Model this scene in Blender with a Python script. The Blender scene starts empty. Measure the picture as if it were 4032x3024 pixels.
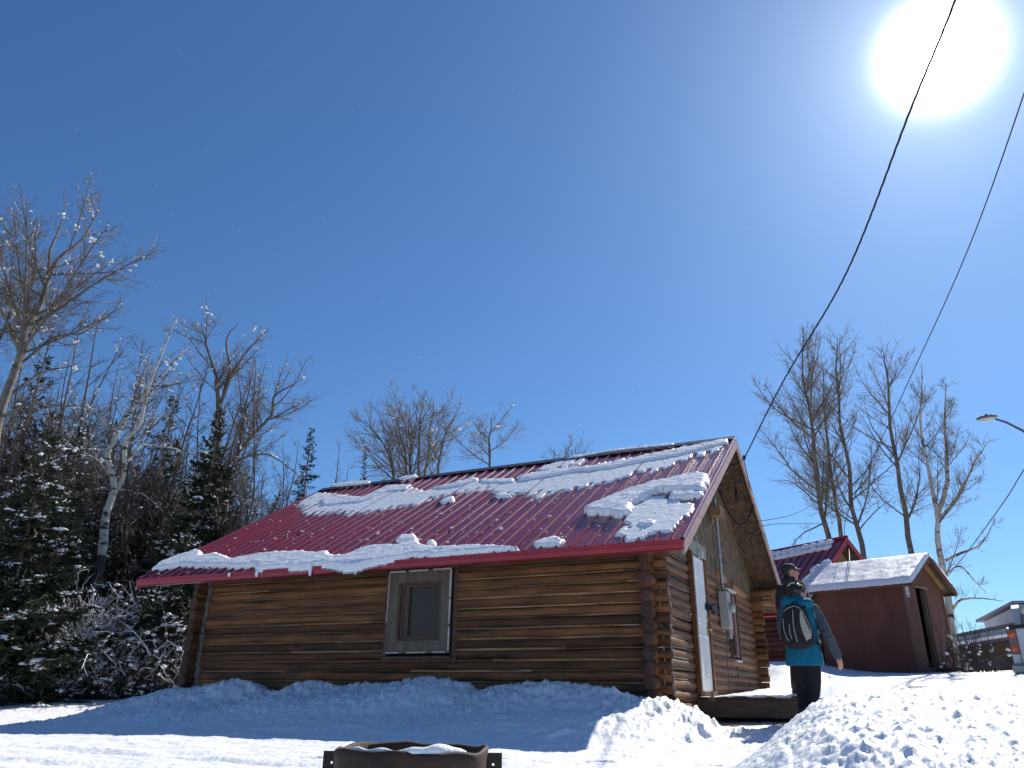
import bpy, math, random
import numpy as np
from mathutils import Vector, Matrix
random.seed(7); RNG=np.random.default_rng(7)
S=bpy.context.scene
COL=S.collection
R=math.radians
# ---------------------------------------------------------------- camera
CAMP=np.array([2.9553,-10.1226,-0.0639])
FW=np.array([-0.4139,0.8284,0.3774]); RT=np.array([0.8966,0.4427,0.0114]); UP=np.array([0.1576,-0.3431,0.9260])
FPX=2990.86
cd=bpy.data.cameras.new("camera"); cam=bpy.data.objects.new("camera",cd); COL.objects.link(cam)
cd.sensor_width=36; cd.lens=36*FPX/4032; cd.clip_start=0.05; cd.clip_end=3000
cam.matrix_world=Matrix(((RT[0],UP[0],-FW[0],CAMP[0]),(RT[1],UP[1],-FW[1],CAMP[1]),(RT[2],UP[2],-FW[2],CAMP[2]),(0,0,0,1)))
S.camera=cam
# ---------------------------------------------------------------- sun and sky
SAZ,SEL=R(9.6),R(39.9)
SD=Vector((math.cos(SEL)*math.sin(SAZ),math.cos(SEL)*math.cos(SAZ),math.sin(SEL)))
w=bpy.data.worlds.new("World"); S.world=w; w.use_nodes=True
nt=w.node_tree; nt.nodes.clear()
def N(nt,t,**k):
    n=nt.nodes.new(t)
    for a,b in k.items(): setattr(n,a,b)
    return n
out=N(nt,'ShaderNodeOutputWorld'); bg=N(nt,'ShaderNodeBackground'); sky=N(nt,'ShaderNodeTexSky')
sky.sky_type='NISHITA'; sky.sun_disc=False; sky.sun_elevation=SEL; sky.sun_rotation=SAZ
sky.air_density=1.0; sky.dust_density=0.35; sky.ozone_density=2.4; sky.altitude=400
SKY_STRENGTH=0.064
tint=N(nt,'ShaderNodeMix',data_type='RGBA',blend_type='MULTIPLY'); tint.inputs[0].default_value=1
tint.inputs[7].default_value=(0.70,1.08,1.46,1)
nt.links.new(sky.outputs[0],tint.inputs[6])
nt.links.new(tint.outputs[2],bg.inputs[0]); bg.inputs[1].default_value=SKY_STRENGTH
# the sun itself and its aureole, seen as part of the sky in the sun's own direction
tc=N(nt,'ShaderNodeTexCoord'); dt=N(nt,'ShaderNodeVectorMath',operation='DOT_PRODUCT'); dt.inputs[1].default_value=SD
nm=N(nt,'ShaderNodeVectorMath',operation='NORMALIZE'); nt.links.new(tc.outputs['Generated'],nm.inputs[0]); nt.links.new(nm.outputs[0],dt.inputs[0])
ac=N(nt,'ShaderNodeMath',operation='ARCCOSINE'); ac.use_clamp=False; nt.links.new(dt.outputs['Value'],ac.inputs[0])
def mth(op,a,b=None,c=None):
    n=N(nt,'ShaderNodeMath',operation=op)
    for i,v in enumerate((a,b,c)):
        if v is None: continue
        if hasattr(v,'links') or hasattr(v,'is_linked'): nt.links.new(v,n.inputs[i])
        else: n.inputs[i].default_value=v
    return n.outputs[0]
th=ac.outputs[0]
def gex(amp,wd): return mth('MULTIPLY',mth('EXPONENT',mth('MULTIPLY',th,-1.0/R(wd))),amp)
core=mth('MULTIPLY',mth('EXPONENT',mth('MULTIPLY',mth('POWER',mth('DIVIDE',th,R(1.95)),2.0),-1.0)),9.0)
tot=mth('ADD',mth('ADD',core,gex(0.9,2.4)),gex(0.15,10.0))
bg2=N(nt,'ShaderNodeBackground'); bg2.inputs[0].default_value=(0.93,0.95,1.0,1); nt.links.new(tot,bg2.inputs[1])
ad=N(nt,'ShaderNodeAddShader'); nt.links.new(bg.outputs[0],ad.inputs[0]); nt.links.new(bg2.outputs[0],ad.inputs[1]); nt.links.new(ad.outputs[0],out.inputs[0])
sl=bpy.data.lights.new("sun","SUN"); sl.energy=5.0; sl.angle=R(0.53); sl.color=(1,0.955,0.87)
so=bpy.data.objects.new("sun",sl); COL.objects.link(so); so.rotation_euler=SD.to_track_quat('Z','Y').to_euler(); so.location=(10,20,30)
S.view_settings.view_transform='Standard'; S.view_settings.look='None'; S.view_settings.exposure=0.30; S.view_settings.gamma=1
S.render.engine='CYCLES'
# ---------------------------------------------------------------- helpers
def ray(px,py):
    v=FW+RT*((px-2016)/FPX)-UP*((py-1512)/FPX); return v
def at(px,py,dist):
    """point of the world on a sight line at a horizontal distance from the viewpoint (used to survey positions)"""
    v=ray(px,py); return CAMP+v*dist/math.hypot(v[0],v[1])
def nrm(a): return a/np.maximum(np.linalg.norm(a,axis=-1,keepdims=True),1e-9)
class MB:
    def __init__(s): s.V=[];s.F={};s.n=0;s.A=[];s.order=[]
    def add(s,V,F,mat=0,v=0.5,smooth=True):
        V=np.asarray(V,float).reshape(-1,3); F=np.asarray(F,int)
        s.V.append(V); s.A.append(np.full(len(V),v) if np.isscalar(v) else np.asarray(v,float))
        s.order.append((F+s.n,mat,smooth)); s.n+=len(V)
    def build(s,name,mats,parent=None,label=None):
        me=bpy.data.meshes.new(name)
        if s.n:
            V=np.concatenate(s.V); me.vertices.add(len(V)); me.vertices.foreach_set('co',V.astype(np.float32).ravel())
            L=np.concatenate([f.ravel() for f,_,_ in s.order]); cnt=np.concatenate([np.full(len(f),f.shape[1]) for f,_,_ in s.order])
            mi=np.concatenate([np.full(len(f),m) for f,m,_ in s.order]); sm=np.concatenate([np.full(len(f),bool(q)) for f,_,q in s.order])
            me.loops.add(len(L)); me.loops.foreach_set('vertex_index',L.astype(np.int32))
            me.polygons.add(len(cnt)); me.polygons.foreach_set('loop_start',np.concatenate([[0],np.cumsum(cnt)[:-1]]).astype(np.int32))
            try: me.polygons.foreach_set('loop_total',cnt.astype(np.int32))
            except Exception: pass
            me.polygons.foreach_set('material_index',mi.astype(np.int32)); me.polygons.foreach_set('use_smooth',sm)
            at_=me.attributes.new('v','FLOAT','POINT'); at_.data.foreach_set('value',np.concatenate(s.A).astype(np.float32))
            me.update(calc_edges=True); me.validate()
        if not isinstance(mats,(list,tuple)): mats=[mats]
        for m in mats: me.materials.append(m)
        o=bpy.data.objects.new(name,me); COL.objects.link(o)
        if parent is not None: o.parent=parent
        if label: o['label']=label
        return o
    # ---- shapes
    def box(s,c,d,rot=None,mat=0,v=.5,bev=0.0):
        x,y,z=np.array(d)/2.0
        P=np.array([(i*x,j*y,k*z) for k in(-1,1) for j in(-1,1) for i in(-1,1)],float)
        F=[(0,2,3,1),(4,5,7,6),(0,1,5,4),(2,6,7,3),(0,4,6,2),(1,3,7,5)]
        if bev>0:
            b=min(bev,x*.9,y*.9,z*.9); P2=[];  # chamfered box: 24 verts
            idx={}
            for k in(-1,1):
                for j in(-1,1):
                    for i in(-1,1):
                        for a in range(3):
                            q=[i*(x-b),j*(y-b),k*(z-b)]; q[a]=[i*x,j*y,k*z][a]; idx[(i,j,k,a)]=len(P2); P2.append(q)
            F4=[];F3=[]
            for a in range(3):
                o1,o2=[t for t in range(3) if t!=a]
                for sg in(-1,1):
                    lst=[]
                    for (p,q) in((-1,-1),(1,-1),(1,1),(-1,1)):
                        t=[0,0,0]; t[a]=sg;t[o1]=p;t[o2]=q; lst.append(idx[(t[0],t[1],t[2],a)])
                    if (sg>0)!=(a!=1): lst=lst[::-1]
                    F4.append(lst)
            for a in range(3):
                o1,o2=[t for t in range(3) if t!=a]
                for p in(-1,1):
                    for q in(-1,1):
                        t0=[0,0,0];t0[a]=-1;t0[o1]=p;t0[o2]=q;t1=list(t0);t1[a]=1
                        l=[idx[(*t0,o1)],idx[(*t1,o1)],idx[(*t1,o2)],idx[(*t0,o2)]]
                        F4.append(l)
            for i in(-1,1):
                for j in(-1,1):
                    for k in(-1,1): F3.append([idx[(i,j,k,0)],idx[(i,j,k,1)],idx[(i,j,k,2)]])
            P2=np.array(P2)
            def orient(fs):
                r=[]
                for f in fs:
                    a_,b_,c_=P2[f[0]],P2[f[1]],P2[f[2]]
                    r.append(f if np.dot(np.cross(b_-a_,c_-a_),P2[f].mean(0))>0 else f[::-1])
                return r
            if rot is not None: Pm=P2@np.array(rot).T
            else: Pm=P2
            F4=orient(F4);F3=orient(F3)
            s.add(Pm+np.array(c),F4,mat,v,False); n0=s.n-24
            s.order.append((np.array(F3)+n0,mat,False)); return
        if rot is not None: P=P@np.array(rot).T
        s.add(P+np.array(c),F,mat,v,False)
    def tube(s,P,r,k=8,mat=0,v=.5,cap=True,sq=None):
        P=np.asarray(P,float)[None]; r=np.asarray(r,float)
        if r.ndim==0: r=np.full(P.shape[1],float(r))
        s.tubes(P,r[None],k,mat,v)
        if cap:
            n=P.shape[1]; b=s.n-n*k
            s.order.append((np.array([list(range(b,b+k))[::-1],list(range(s.n-k,s.n))]),mat,False))
    def tubes(s,P,Rr,k=4,mat=0,v=.5):
        """P (N,K,3), Rr (N,K)"""
        Nn,K,_=P.shape
        if Nn==0: return
        T=np.empty_like(P); T[:,1:-1]=P[:,2:]-P[:,:-2]; T[:,0]=P[:,1]-P[:,0]; T[:,-1]=P[:,-1]-P[:,-2]; T=nrm(T)
        ref=np.zeros((Nn,3)); d0=nrm(P[:,-1]-P[:,0]); ax=np.argmin(np.abs(d0),axis=1); ref[np.arange(Nn),ax]=1
        ref=ref[:,None,:]; A=nrm(np.cross(T,ref)); B=np.cross(T,A)
        a=np.arange(k)*2*np.pi/k
        V=P[:,:,None,:]+Rr[:,:,None,None]*(A[:,:,None,:]*np.cos(a)[:,None]+B[:,:,None,:]*np.sin(a)[:,None])
        i=np.arange(K-1)[:,None]*k; j=np.arange(k)[None]; j2=(j+1)%k
        f=np.stack([i+j,i+j2,i+k+j2,i+k+j],-1).reshape(-1,4)
        F=(f[None]+(np.arange(Nn)*K*k)[:,None,None]).reshape(-1,4)
        if not np.isscalar(v): v=np.repeat(np.asarray(v),K*k)
        s.add(V.reshape(-1,3),F,mat,v)
    def loft(s,rings,mat=0,v=.5,cap=True,smooth=True,closed=True):
        rings=[np.asarray(r,float) for r in rings]; k=len(rings[0]); n=len(rings)
        V=np.concatenate(rings); f=[]
        m=k if closed else k-1
        for i in range(n-1):
            for j in range(m): f.append((i*k+j,i*k+(j+1)%k,(i+1)*k+(j+1)%k,(i+1)*k+j))
        s.add(V,f,mat,v,smooth)
        if cap and closed:
            b=s.n-n*k; s.order.append((np.array([list(range(b,b+k))[::-1],list(range(s.n-k,s.n))]),mat,False))
    def prism(s,poly,d,mat=0,v=.5):
        """closed 3D polygon extruded by vector d"""
        a=np.asarray(poly,float); s.loft([a,a+np.array(d)],mat,v,True,False)
    def ball(s,c,r,rot=None,mat=0,v=.5,nu=12,nv=8,f=None):
        r=np.array(r)*np.ones(3); V=[];F=[]
        for i in range(nv+1):
            t=math.pi*i/nv
            for j in range(nu):
                p=2*math.pi*j/nu; V.append((math.sin(t)*math.cos(p),math.sin(t)*math.sin(p),math.cos(t)))
        V=np.array(V)
        if f is not None: V=V*f(V)[:,None]
        V=V*r
        if rot is not None: V=V@np.array(rot).T
        for i in range(nv):
            for j in range(nu): F.append((i*nu+j,(i+1)*nu+j,(i+1)*nu+(j+1)%nu,i*nu+(j+1)%nu))
        s.add(V+np.array(c),F,mat,v)
    def blobs(s,C,Sc,mat=0,v=.5,rng=None):
        """many small lumpy snow clumps: C (N,3) centres, Sc (N,3) sizes"""
        rng=rng or RNG
        if len(C)==0: return
        ph=(1+5**.5)/2
        I=np.array([(-1,ph,0),(1,ph,0),(-1,-ph,0),(1,-ph,0),(0,-1,ph),(0,1,ph),(0,-1,-ph),(0,1,-ph),(ph,0,-1),(ph,0,1),(-ph,0,-1),(-ph,0,1)],float); I=nrm(I)
        F=np.array([(0,11,5),(0,5,1),(0,1,7),(0,7,10),(0,10,11),(1,5,9),(5,11,4),(11,10,2),(10,7,6),(7,1,8),(3,9,4),(3,4,2),(3,2,6),(3,6,8),(3,8,9),(4,9,5),(2,4,11),(6,2,10),(8,6,7),(9,8,1)])
        Nn=len(C); V=I[None]*(1+rng.uniform(-.35,.35,(Nn,12,1)))*Sc[:,None,:]+C[:,None,:]
        Fx=(F[None]+(np.arange(Nn)*12)[:,None,None]).reshape(-1,3)
        s.add(V.reshape(-1,3),Fx,mat,v)
def empty(name,loc=(0,0,0),rz=0.0):
    o=bpy.data.objects.new(name,None); COL.objects.link(o); o.location=loc; o.rotation_euler=(0,0,rz); o.empty_display_size=.3; return o
def tag(o,label=None,cat=None,group=None,kind=None):
    if label: o['label']=label
    if cat: o['category']=cat
    if group: o['group']=group
    if kind: o['kind']=kind
    return o
def copy_tree(o,parent=None):
    c=o.copy(); COL.objects.link(c); c.parent=parent
    for ch in [x for x in bpy.data.objects if x.parent==o]: copy_tree(ch,c)
    return c
def rz(a): c,s=math.cos(a),math.sin(a); return np.array([[c,-s,0],[s,c,0],[0,0,1]])
def rx(a): c,s=math.cos(a),math.sin(a); return np.array([[1,0,0],[0,c,-s],[0,s,c]])
def ry(a): c,s=math.cos(a),math.sin(a); return np.array([[c,0,s],[0,1,0],[-s,0,c]])
# noise
_pt=np.random.default_rng(3).permutation(256).astype(np.int64); _pt=np.concatenate([_pt,_pt])
_ga=np.random.default_rng(4).uniform(0,2*np.pi,512); _gx=np.cos(_ga);_gy=np.sin(_ga)
def per(x,y):
    x=np.asarray(x,float);y=np.asarray(y,float)
    xi=np.floor(x).astype(np.int64);yi=np.floor(y).astype(np.int64);xf=x-xi;yf=y-yi;xi&=255;yi&=255
    u=xf*xf*xf*(xf*(xf*6-15)+10);v=yf*yf*yf*(yf*(yf*6-15)+10)
    def g(a,b,fx,fy): h=_pt[_pt[a&255]+(b&255)]; return _gx[h]*fx+_gy[h]*fy
    n00=g(xi,yi,xf,yf);n10=g(xi+1,yi,xf-1,yf);n01=g(xi,yi+1,xf,yf-1);n11=g(xi+1,yi+1,xf-1,yf-1)
    return ((n00*(1-u)+n10*u)*(1-v)+(n01*(1-u)+n11*u)*v)*1.5
def fbm(x,y,o=4,g=.5,l=2.03):
    a=1;s=0;t=0
    for i in range(o): s=s+a*per(x+i*17.3,y-i*9.1);t+=a;a*=g;x=x*l;y=y*l
    return s/t
def sst(a,b,x): t=np.clip((x-a)/(b-a),0,1); return t*t*(3-2*t)
# ---------------------------------------------------------------- materials
def newmat(name):
    m=bpy.data.materials.new(name); m.use_nodes=True; t=m.node_tree; b=t.nodes['Principled BSDF']; return m,t,b
def lk(t,a,b): t.links.new(a,b)
def pmat(name,c1,c2=None,scale=4,stretch=(1,1,1),rough=.7,bump=0.0,bscale=None,bdist=.01,metal=0.0,c3=None,c3scale=1.0,c3lo=.55,c3hi=.7,attr=0.0,lo=.3,hi=.7,detail=6,spec=.5,coat=0.0,c3stretch=None):
    m,t,b=newmat(name); b.inputs['Roughness'].default_value=rough; b.inputs['Metallic'].default_value=metal
    b.inputs['Specular IOR Level'].default_value=spec; b.inputs['Coat Weight'].default_value=coat; b.inputs['Coat Roughness'].default_value=.15
    c2=c2 or tuple(x*.7 for x in c1)
    tcn=N(t,'ShaderNodeTexCoord'); mp=N(t,'ShaderNodeMapping'); mp.inputs['Scale'].default_value=stretch; lk(t,tcn.outputs['Object'],mp.inputs[0])
    no=N(t,'ShaderNodeTexNoise'); no.inputs['Scale'].default_value=scale; no.inputs['Detail'].default_value=detail; no.inputs['Roughness'].default_value=.6; lk(t,mp.outputs[0],no.inputs['Vector'])
    src=no.outputs[0]
    at_=None
    if attr:
        at_=N(t,'ShaderNodeAttribute',attribute_name='v'); add=N(t,'ShaderNodeVectorMath',operation='ADD'); comb=N(t,'ShaderNodeCombineXYZ')
        ml=N(t,'ShaderNodeMath',operation='MULTIPLY'); ml.inputs[1].default_value=37; lk(t,at_.outputs['Fac'],ml.inputs[0])
        for i in range(3): lk(t,ml.outputs[0],comb.inputs[i])
        lk(t,mp.outputs[0],add.inputs[0]); lk(t,comb.outputs[0],add.inputs[1]); lk(t,add.outputs[0],no.inputs['Vector'])
    rp=N(t,'ShaderNodeValToRGB'); rp.color_ramp.elements[0].position=lo; rp.color_ramp.elements[1].position=hi
    rp.color_ramp.elements[0].color=(*c1,1); rp.color_ramp.elements[1].color=(*c2,1); lk(t,src,rp.inputs[0]); col=rp.outputs[0]
    if c3:
        n2=N(t,'ShaderNodeTexNoise'); n2.inputs['Scale'].default_value=c3scale; n2.inputs['Detail'].default_value=8; n2.inputs['Roughness'].default_value=.65
        if c3stretch: 
            mp2=N(t,'ShaderNodeMapping'); mp2.inputs['Scale'].default_value=c3stretch; mp2.inputs['Location'].default_value=(5.3,1.7,8.1); lk(t,tcn.outputs['Object'],mp2.inputs[0]); lk(t,mp2.outputs[0],n2.inputs['Vector'])
        else: lk(t,tcn.outputs['Object'],n2.inputs['Vector'])
        r2=N(t,'ShaderNodeValToRGB'); r2.color_ramp.elements[0].position=c3lo; r2.color_ramp.elements[1].position=c3hi; lk(t,n2.outputs[0],r2.inputs[0])
        mx=N(t,'ShaderNodeMix',data_type='RGBA'); mx.inputs[7].default_value=(*c3,1); lk(t,r2.outputs[0],mx.inputs[0]); lk(t,col,mx.inputs[6]); col=mx.outputs[2]
    if attr:
        mr=N(t,'ShaderNodeMapRange'); mr.inputs[3].default_value=1-attr; mr.inputs[4].default_value=1+attr; lk(t,at_.outputs['Fac'],mr.inputs[0])
        mv=N(t,'ShaderNodeVectorMath',operation='SCALE'); lk(t,col,mv.inputs[0]); lk(t,mr.outputs[0],mv.inputs['Scale']); col=mv.outputs[0]
    lk(t,col,b.inputs['Base Color'])
    if bump:
        nb=N(t,'ShaderNodeTexNoise'); nb.inputs['Scale'].default_value=bscale or scale*2; nb.inputs['Detail'].default_value=6; lk(t,mp.outputs[0],nb.inputs['Vector'])
        bp=N(t,'ShaderNodeBump'); bp.inputs['Strength'].default_value=bump; bp.inputs['Distance'].default_value=bdist; lk(t,nb.outputs[0],bp.inputs['Height']); lk(t,bp.outputs[0],b.inputs['Normal'])
    return m
M={}
def snowmat(name,bs=18,bd=.02,st=.6,c=(.88,.88,.89),c2=(.82,.83,.86)):
    m=pmat(name,c,c2,scale=3,rough=.55,bump=st,bscale=bs,bdist=bd,spec=.25); return m
M['snow']=snowmat('snow',26,.02,.55)
M['roofsnow']=snowmat('roof_snow',45,.012,.5)
M['treesnow']=snowmat('tree_snow',20,.02,.3,(.82,.84,.88))
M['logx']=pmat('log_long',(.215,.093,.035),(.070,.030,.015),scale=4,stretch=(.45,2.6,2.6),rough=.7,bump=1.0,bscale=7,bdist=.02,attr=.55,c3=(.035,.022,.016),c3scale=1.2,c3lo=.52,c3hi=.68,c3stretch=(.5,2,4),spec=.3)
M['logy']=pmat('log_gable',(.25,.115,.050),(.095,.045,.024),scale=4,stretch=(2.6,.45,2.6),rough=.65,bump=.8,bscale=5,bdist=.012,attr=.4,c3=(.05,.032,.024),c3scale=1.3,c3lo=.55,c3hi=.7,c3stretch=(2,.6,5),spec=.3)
M['logend']=pmat('log_end_grain',(.095,.036,.020),(.035,.018,.013),scale=9,rough=.8,bump=.5,bscale=25,attr=.4,c3=(.06,.07,.04),c3scale=5)
M['chink']=pmat('pale_chinking',(.21,.195,.165),(.07,.06,.05),scale=9,rough=.9,bump=1,bscale=14,bdist=.02)
M['poles']=pmat('chink_pole',(.36,.215,.10),(.055,.03,.017),scale=4,stretch=(.45,6,6),rough=.7,attr=.6,c3=(.36,.34,.31),c3scale=1.4,c3lo=.62,c3hi=.68,c3stretch=(.35,1,7))
M['poley']=pmat('chink_pole_gable',(.20,.11,.06),(.045,.028,.018),scale=4,stretch=(6,.5,6),rough=.7,attr=.6)
M['roof']=pmat('red_roof_metal',(.27,.008,.026),(.19,.006,.019),scale=1.2,rough=.24,bump=.10,bscale=1.5,bdist=.02,c3=(.25,.09,.07),c3scale=2.0,c3lo=.66,c3hi=.8,c3stretch=(2,.6,.6),coat=.25,spec=.5)
M['redtrim']=pmat('red_trim_metal',(.36,.014,.016),(.26,.01,.014),scale=2,rough=.35,coat=.4,bump=.1,bscale=2)
M['ridge']=pmat('charcoal_ridge_metal',(.035,.045,.055),(.025,.03,.04),scale=3,rough=.45)
M['barge']=pmat('weathered_barge_board',(.40,.27,.25),(.22,.15,.135),scale=3,stretch=(4,.5,4),rough=.8,bump=.3)
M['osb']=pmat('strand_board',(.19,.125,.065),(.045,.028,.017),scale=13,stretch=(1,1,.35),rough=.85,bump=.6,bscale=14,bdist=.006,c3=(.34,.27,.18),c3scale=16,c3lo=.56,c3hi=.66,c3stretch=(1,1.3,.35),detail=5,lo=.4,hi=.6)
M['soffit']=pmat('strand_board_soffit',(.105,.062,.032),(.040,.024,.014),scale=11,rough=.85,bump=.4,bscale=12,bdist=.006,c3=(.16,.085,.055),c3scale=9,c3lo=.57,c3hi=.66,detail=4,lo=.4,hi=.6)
M['oldwood']=pmat('weathered_board',(.21,.17,.125),(.09,.068,.048),scale=4,stretch=(5,5,.5),rough=.8,bump=.35)
M['mesh']=pmat('wire_mesh_grey',(.26,.225,.18),(.16,.135,.11),scale=30,rough=.7)
M['whitechip']=pmat('flaking_white_paint',(.62,.62,.60),(.42,.42,.40),scale=12,rough=.7)
M['brownframe']=pmat('brown_stained_wood',(.12,.06,.035),(.06,.033,.02),scale=4,stretch=(4,4,.6),rough=.65)
M['doorwhite']=pmat('white_door_paint',(.74,.75,.76),(.64,.65,.66),scale=2.5,rough=.4)
M['greygreen']=pmat('grey_green_board',(.30,.31,.25),(.2,.2,.17),scale=5,rough=.8)
M['steel']=pmat('galvanized_steel',(.33,.36,.36),(.22,.24,.25),scale=6,rough=.45,metal=.5)
M['meter']=pmat('grey_meter_enclosure',(.36,.38,.36),(.30,.32,.31),scale=3,rough=.5)
M['black']=pmat('black_rubber',(.012,.012,.013),(.02,.02,.02),rough=.5)
M['brass']=pmat('brass',(.6,.42,.12),(.5,.33,.1),metal=1,rough=.3)
M['plank']=pmat('rough_deck_timber',(.11,.075,.045),(.045,.032,.022),scale=4,stretch=(.5,4,4),rough=.85,bump=.5,c3=(.2,.16,.1),c3scale=3,c3lo=.6,c3hi=.7)
M['rust']=pmat('rusted_steel',(.060,.028,.018),(.020,.015,.012),scale=5,rough=.75,bump=.4,bscale=14,metal=.25,c3=(.34,.15,.055),c3scale=3,c3lo=.6,c3hi=.72)
M['darksteel']=pmat('dark_steel',(.03,.028,.027),(.05,.04,.035),scale=8,rough=.7,metal=.4)
M['shed']=pmat('brown_shed_paint',(.165,.066,.040),(.125,.050,.031),scale=3,rough=.8,bump=.15,bscale=30,bdist=.003,c3=(.085,.036,.025),c3scale=1.3,c3lo=.50,c3hi=.72,c3stretch=(1,1,.5))
M['shedtrim']=pmat('brown_fascia',(.17,.07,.04),(.11,.05,.03),scale=4,rough=.75)
M['rawwood']=pmat('raw_lumber',(.42,.28,.13),(.25,.15,.07),scale=4,stretch=(3,3,.6),rough=.8)
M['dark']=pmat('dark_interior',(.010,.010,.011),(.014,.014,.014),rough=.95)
M['wire']=pmat('cable_black',(.02,.02,.024),(.03,.03,.034),rough=.9,spec=.05)
M['wiregrey']=pmat('cable_grey',(.14,.14,.15),(.09,.09,.10),rough=.85,spec=.1)
M['bark_aspen']=pmat('aspen_bark',(.50,.48,.42),(.36,.34,.29),scale=3,rough=.85,bump=.4,c3=(.03,.028,.026),c3scale=2.2,c3lo=.54,c3hi=.60,c3stretch=(1.2,1.2,3.2))
M['bark_old']=pmat('old_poplar_bark',(.20,.17,.13),(.085,.07,.055),scale=5,stretch=(1,1,.4),rough=.9,bump=.5,c3=(.05,.042,.035),c3scale=2.5,c3lo=.54,c3hi=.62)
M['bark_brown']=pmat('brown_bark',(.17,.135,.10),(.07,.055,.045),scale=6,stretch=(1,1,.5),rough=.9,bump=.5,c3=(.26,.22,.16),c3scale=3)
M['bark_dark']=pmat('charred_bark',(.02,.018,.017),(.05,.045,.04),scale=8,rough=.9,bump=.6)
M['twig']=pmat('twig_bark',(.085,.065,.052),(.13,.105,.088),scale=3,rough=.8)
M['twigR']=pmat('twig_bark_right',(.19,.15,.11),(.28,.23,.17),scale=3,rough=.8)
M['needle']=pmat('spruce_needles',(.050,.062,.026),(.026,.036,.018),scale=1.6,rough=.7,attr=.35,c3=(.055,.062,.022),c3scale=.8)
M['branch']=pmat('grey_brown_branch',(.15,.125,.10),(.08,.065,.052),scale=4,rough=.85)
M['brush']=pmat('brush_twigs',(.12,.10,.08),(.05,.04,.035),scale=3,rough=.85)
def glassmat(name,c=(.02,.022,.026),r=.08):
    m=pmat(name,c,tuple(x*1.6 for x in c),scale=1.5,rough=r,spec=.3); return m
M['glass']=glassmat('dark_window_glass',(.026,.021,.015),.25)
# ---------------------------------------------------------------- ground
CP=np.array([(2.9,-10.1,-.64),(0,-7,-.62),(.93,-6.96,-.60),(-3,-5,-.60),(-8,-5,-.62),(-12,-4,-.68),(-9,-2.8,-.68),(-11.5,-.8,-.50),(-17,2.5,-.05),(-19.5,9.7,.13),(-12,8,.0),(0,-3,-.52),(-4,-2,-.48),(1.7,.6,-.40),(1.5,2.5,-.36),
 (3,12,.50),(6,14,.62),(0,10,.35),(-4,10,.2),(5,30,.95),(-15,30,.6),(-30,20,.3),(30,30,1.1),(9,3,.1),(14,-6,.0),(-20,-12,-.5),(5,-20,-.7),(60,60,1.5),(-60,60,1.2),(-60,-40,-.5),(60,-40,-.3),(4.9,4.5,.25),(1.7,-1.5,-.5),(1.9,-3.2,-.56),(0,4,-.3),(12,10,.35)],float)
def _tps(r): return np.where(r>1e-6,r*r*np.log(np.maximum(r,1e-6)),0)
_K=_tps(np.hypot(CP[:,None,0]-CP[None,:,0],CP[:,None,1]-CP[None,:,1]))+np.eye(len(CP))*.6
_P=np.c_[np.ones(len(CP)),CP[:,:2]]
_W=np.linalg.solve(np.block([[_K,_P],[_P.T,np.zeros((3,3))]]),np.r_[CP[:,2],0,0,0])
def base_h(x,y):
    s=_W[-3]+_W[-2]*x+_W[-1]*y
    for i,c in enumerate(CP): s=s+_W[i]*_tps(np.hypot(x-c[0],y-c[1]))
    return s
BANKX=[-12.5,-10.4,-9.4,-8.6,-8.1,-7.65,-7.15,-6.46,-6.17,-5.79,-5.52,-5.3,-4.91,-4.48,-4.02,-3.57,-2.95,-2.5,-2.1,-1.97,-1.44,-.98,-.67,-.4,-.1,.2,.45,.65,.85,1.1]
BANKZ=[-.70,-.67,-.47,-.25,-.11,-.05,-.04,.09,.04,-.09,-.09,.02,.06,.0,.03,.03,.13,.06,-.06,0,.06,.07,.03,0,-.08,-.12,-.14,-.22,-.36,-.5]
def macro(x,y,ret=False):
    x=np.asarray(x,float);y=np.asarray(y,float)
    far=np.hypot(x,y)
    xc=np.clip(x,-70,70);yc=np.clip(y,-50,70)
    b=base_h(xc,yc)
    c=np.interp(x,BANKX,BANKZ); lump=np.interp(x+per(x*.9,y*.9)*.5,BANKX,BANKZ)
    u=np.clip((-.75-y)/2.7,0,1); sh=(1-u)**1.6*(1-.25*np.sin(u*9+x*1.1)*u*(1-u)*2)
    front=b+(np.where(u>.02,.5*c+.5*lump,c)-b)*sh
    back=c-.16*np.clip((y+.75)/.6,0,1)**1.5
    g=np.where(y<-.75,front,np.where(y<.2,back,b))
    wx=sst(-11.2,-9.2,x)*(1-sst(.75,1.25,x)); 
    left=sst(-9.0,-8.4,x)
    g2=np.where(y>-.75,b+(c-b)*np.exp(-((y+.75)/1.6)**2),g)
    g=g2*(1-left)+g*left
    h=b+(g-b)*wx*(y<3)
    bank=wx*sh*(y<.3)*(y>-4)
    # plowed bank on the right, between the viewpoint and the path
    ex=np.interp(y,[-9,-7.6,-6,-4.7,-3.6,-2,0,2,5],[2.8,2.3,1.72,1.49,1.66,2.02,2.5,3.0,3.4])+per(x*.7+3,y*.7)*.12
    t=sst(0,.95,x-ex); lev=np.interp(y,[-9.5,-8.6,-7.4,-6,-4.6,-3.2,-1.0,2,6,9],[-.6,-.36,-.27,-.17,-.07,-.03,-.02,.02,.2,.35])
    lev=lev+.03*sst(2.5,5,x)*sst(-7.5,-4,y)+fbm(x*.8,y*.8,3)*.05
    wy=sst(-9.9,-8.9,y)*(1-sst(7,10,y)); 
    h=np.where(lev>h,h+(lev-h)*t*wy,h)
    bank2=t*wy
    # shovelled snow by the far cabin wall and beside the deck
    h=h+.30*np.exp(-((x-.3)/.8)**2-((y-9.6)/.9)**2)+.35*np.exp(-((x+.2)/1.6)**2-((y-12.5)/1.2)**2)
    if ret: return h,np.clip(bank,0,1),np.clip(bank2,0,1)
    return h
def hz(x,y): return float(macro(np.array([x]),np.array([y]))[0])
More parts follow.
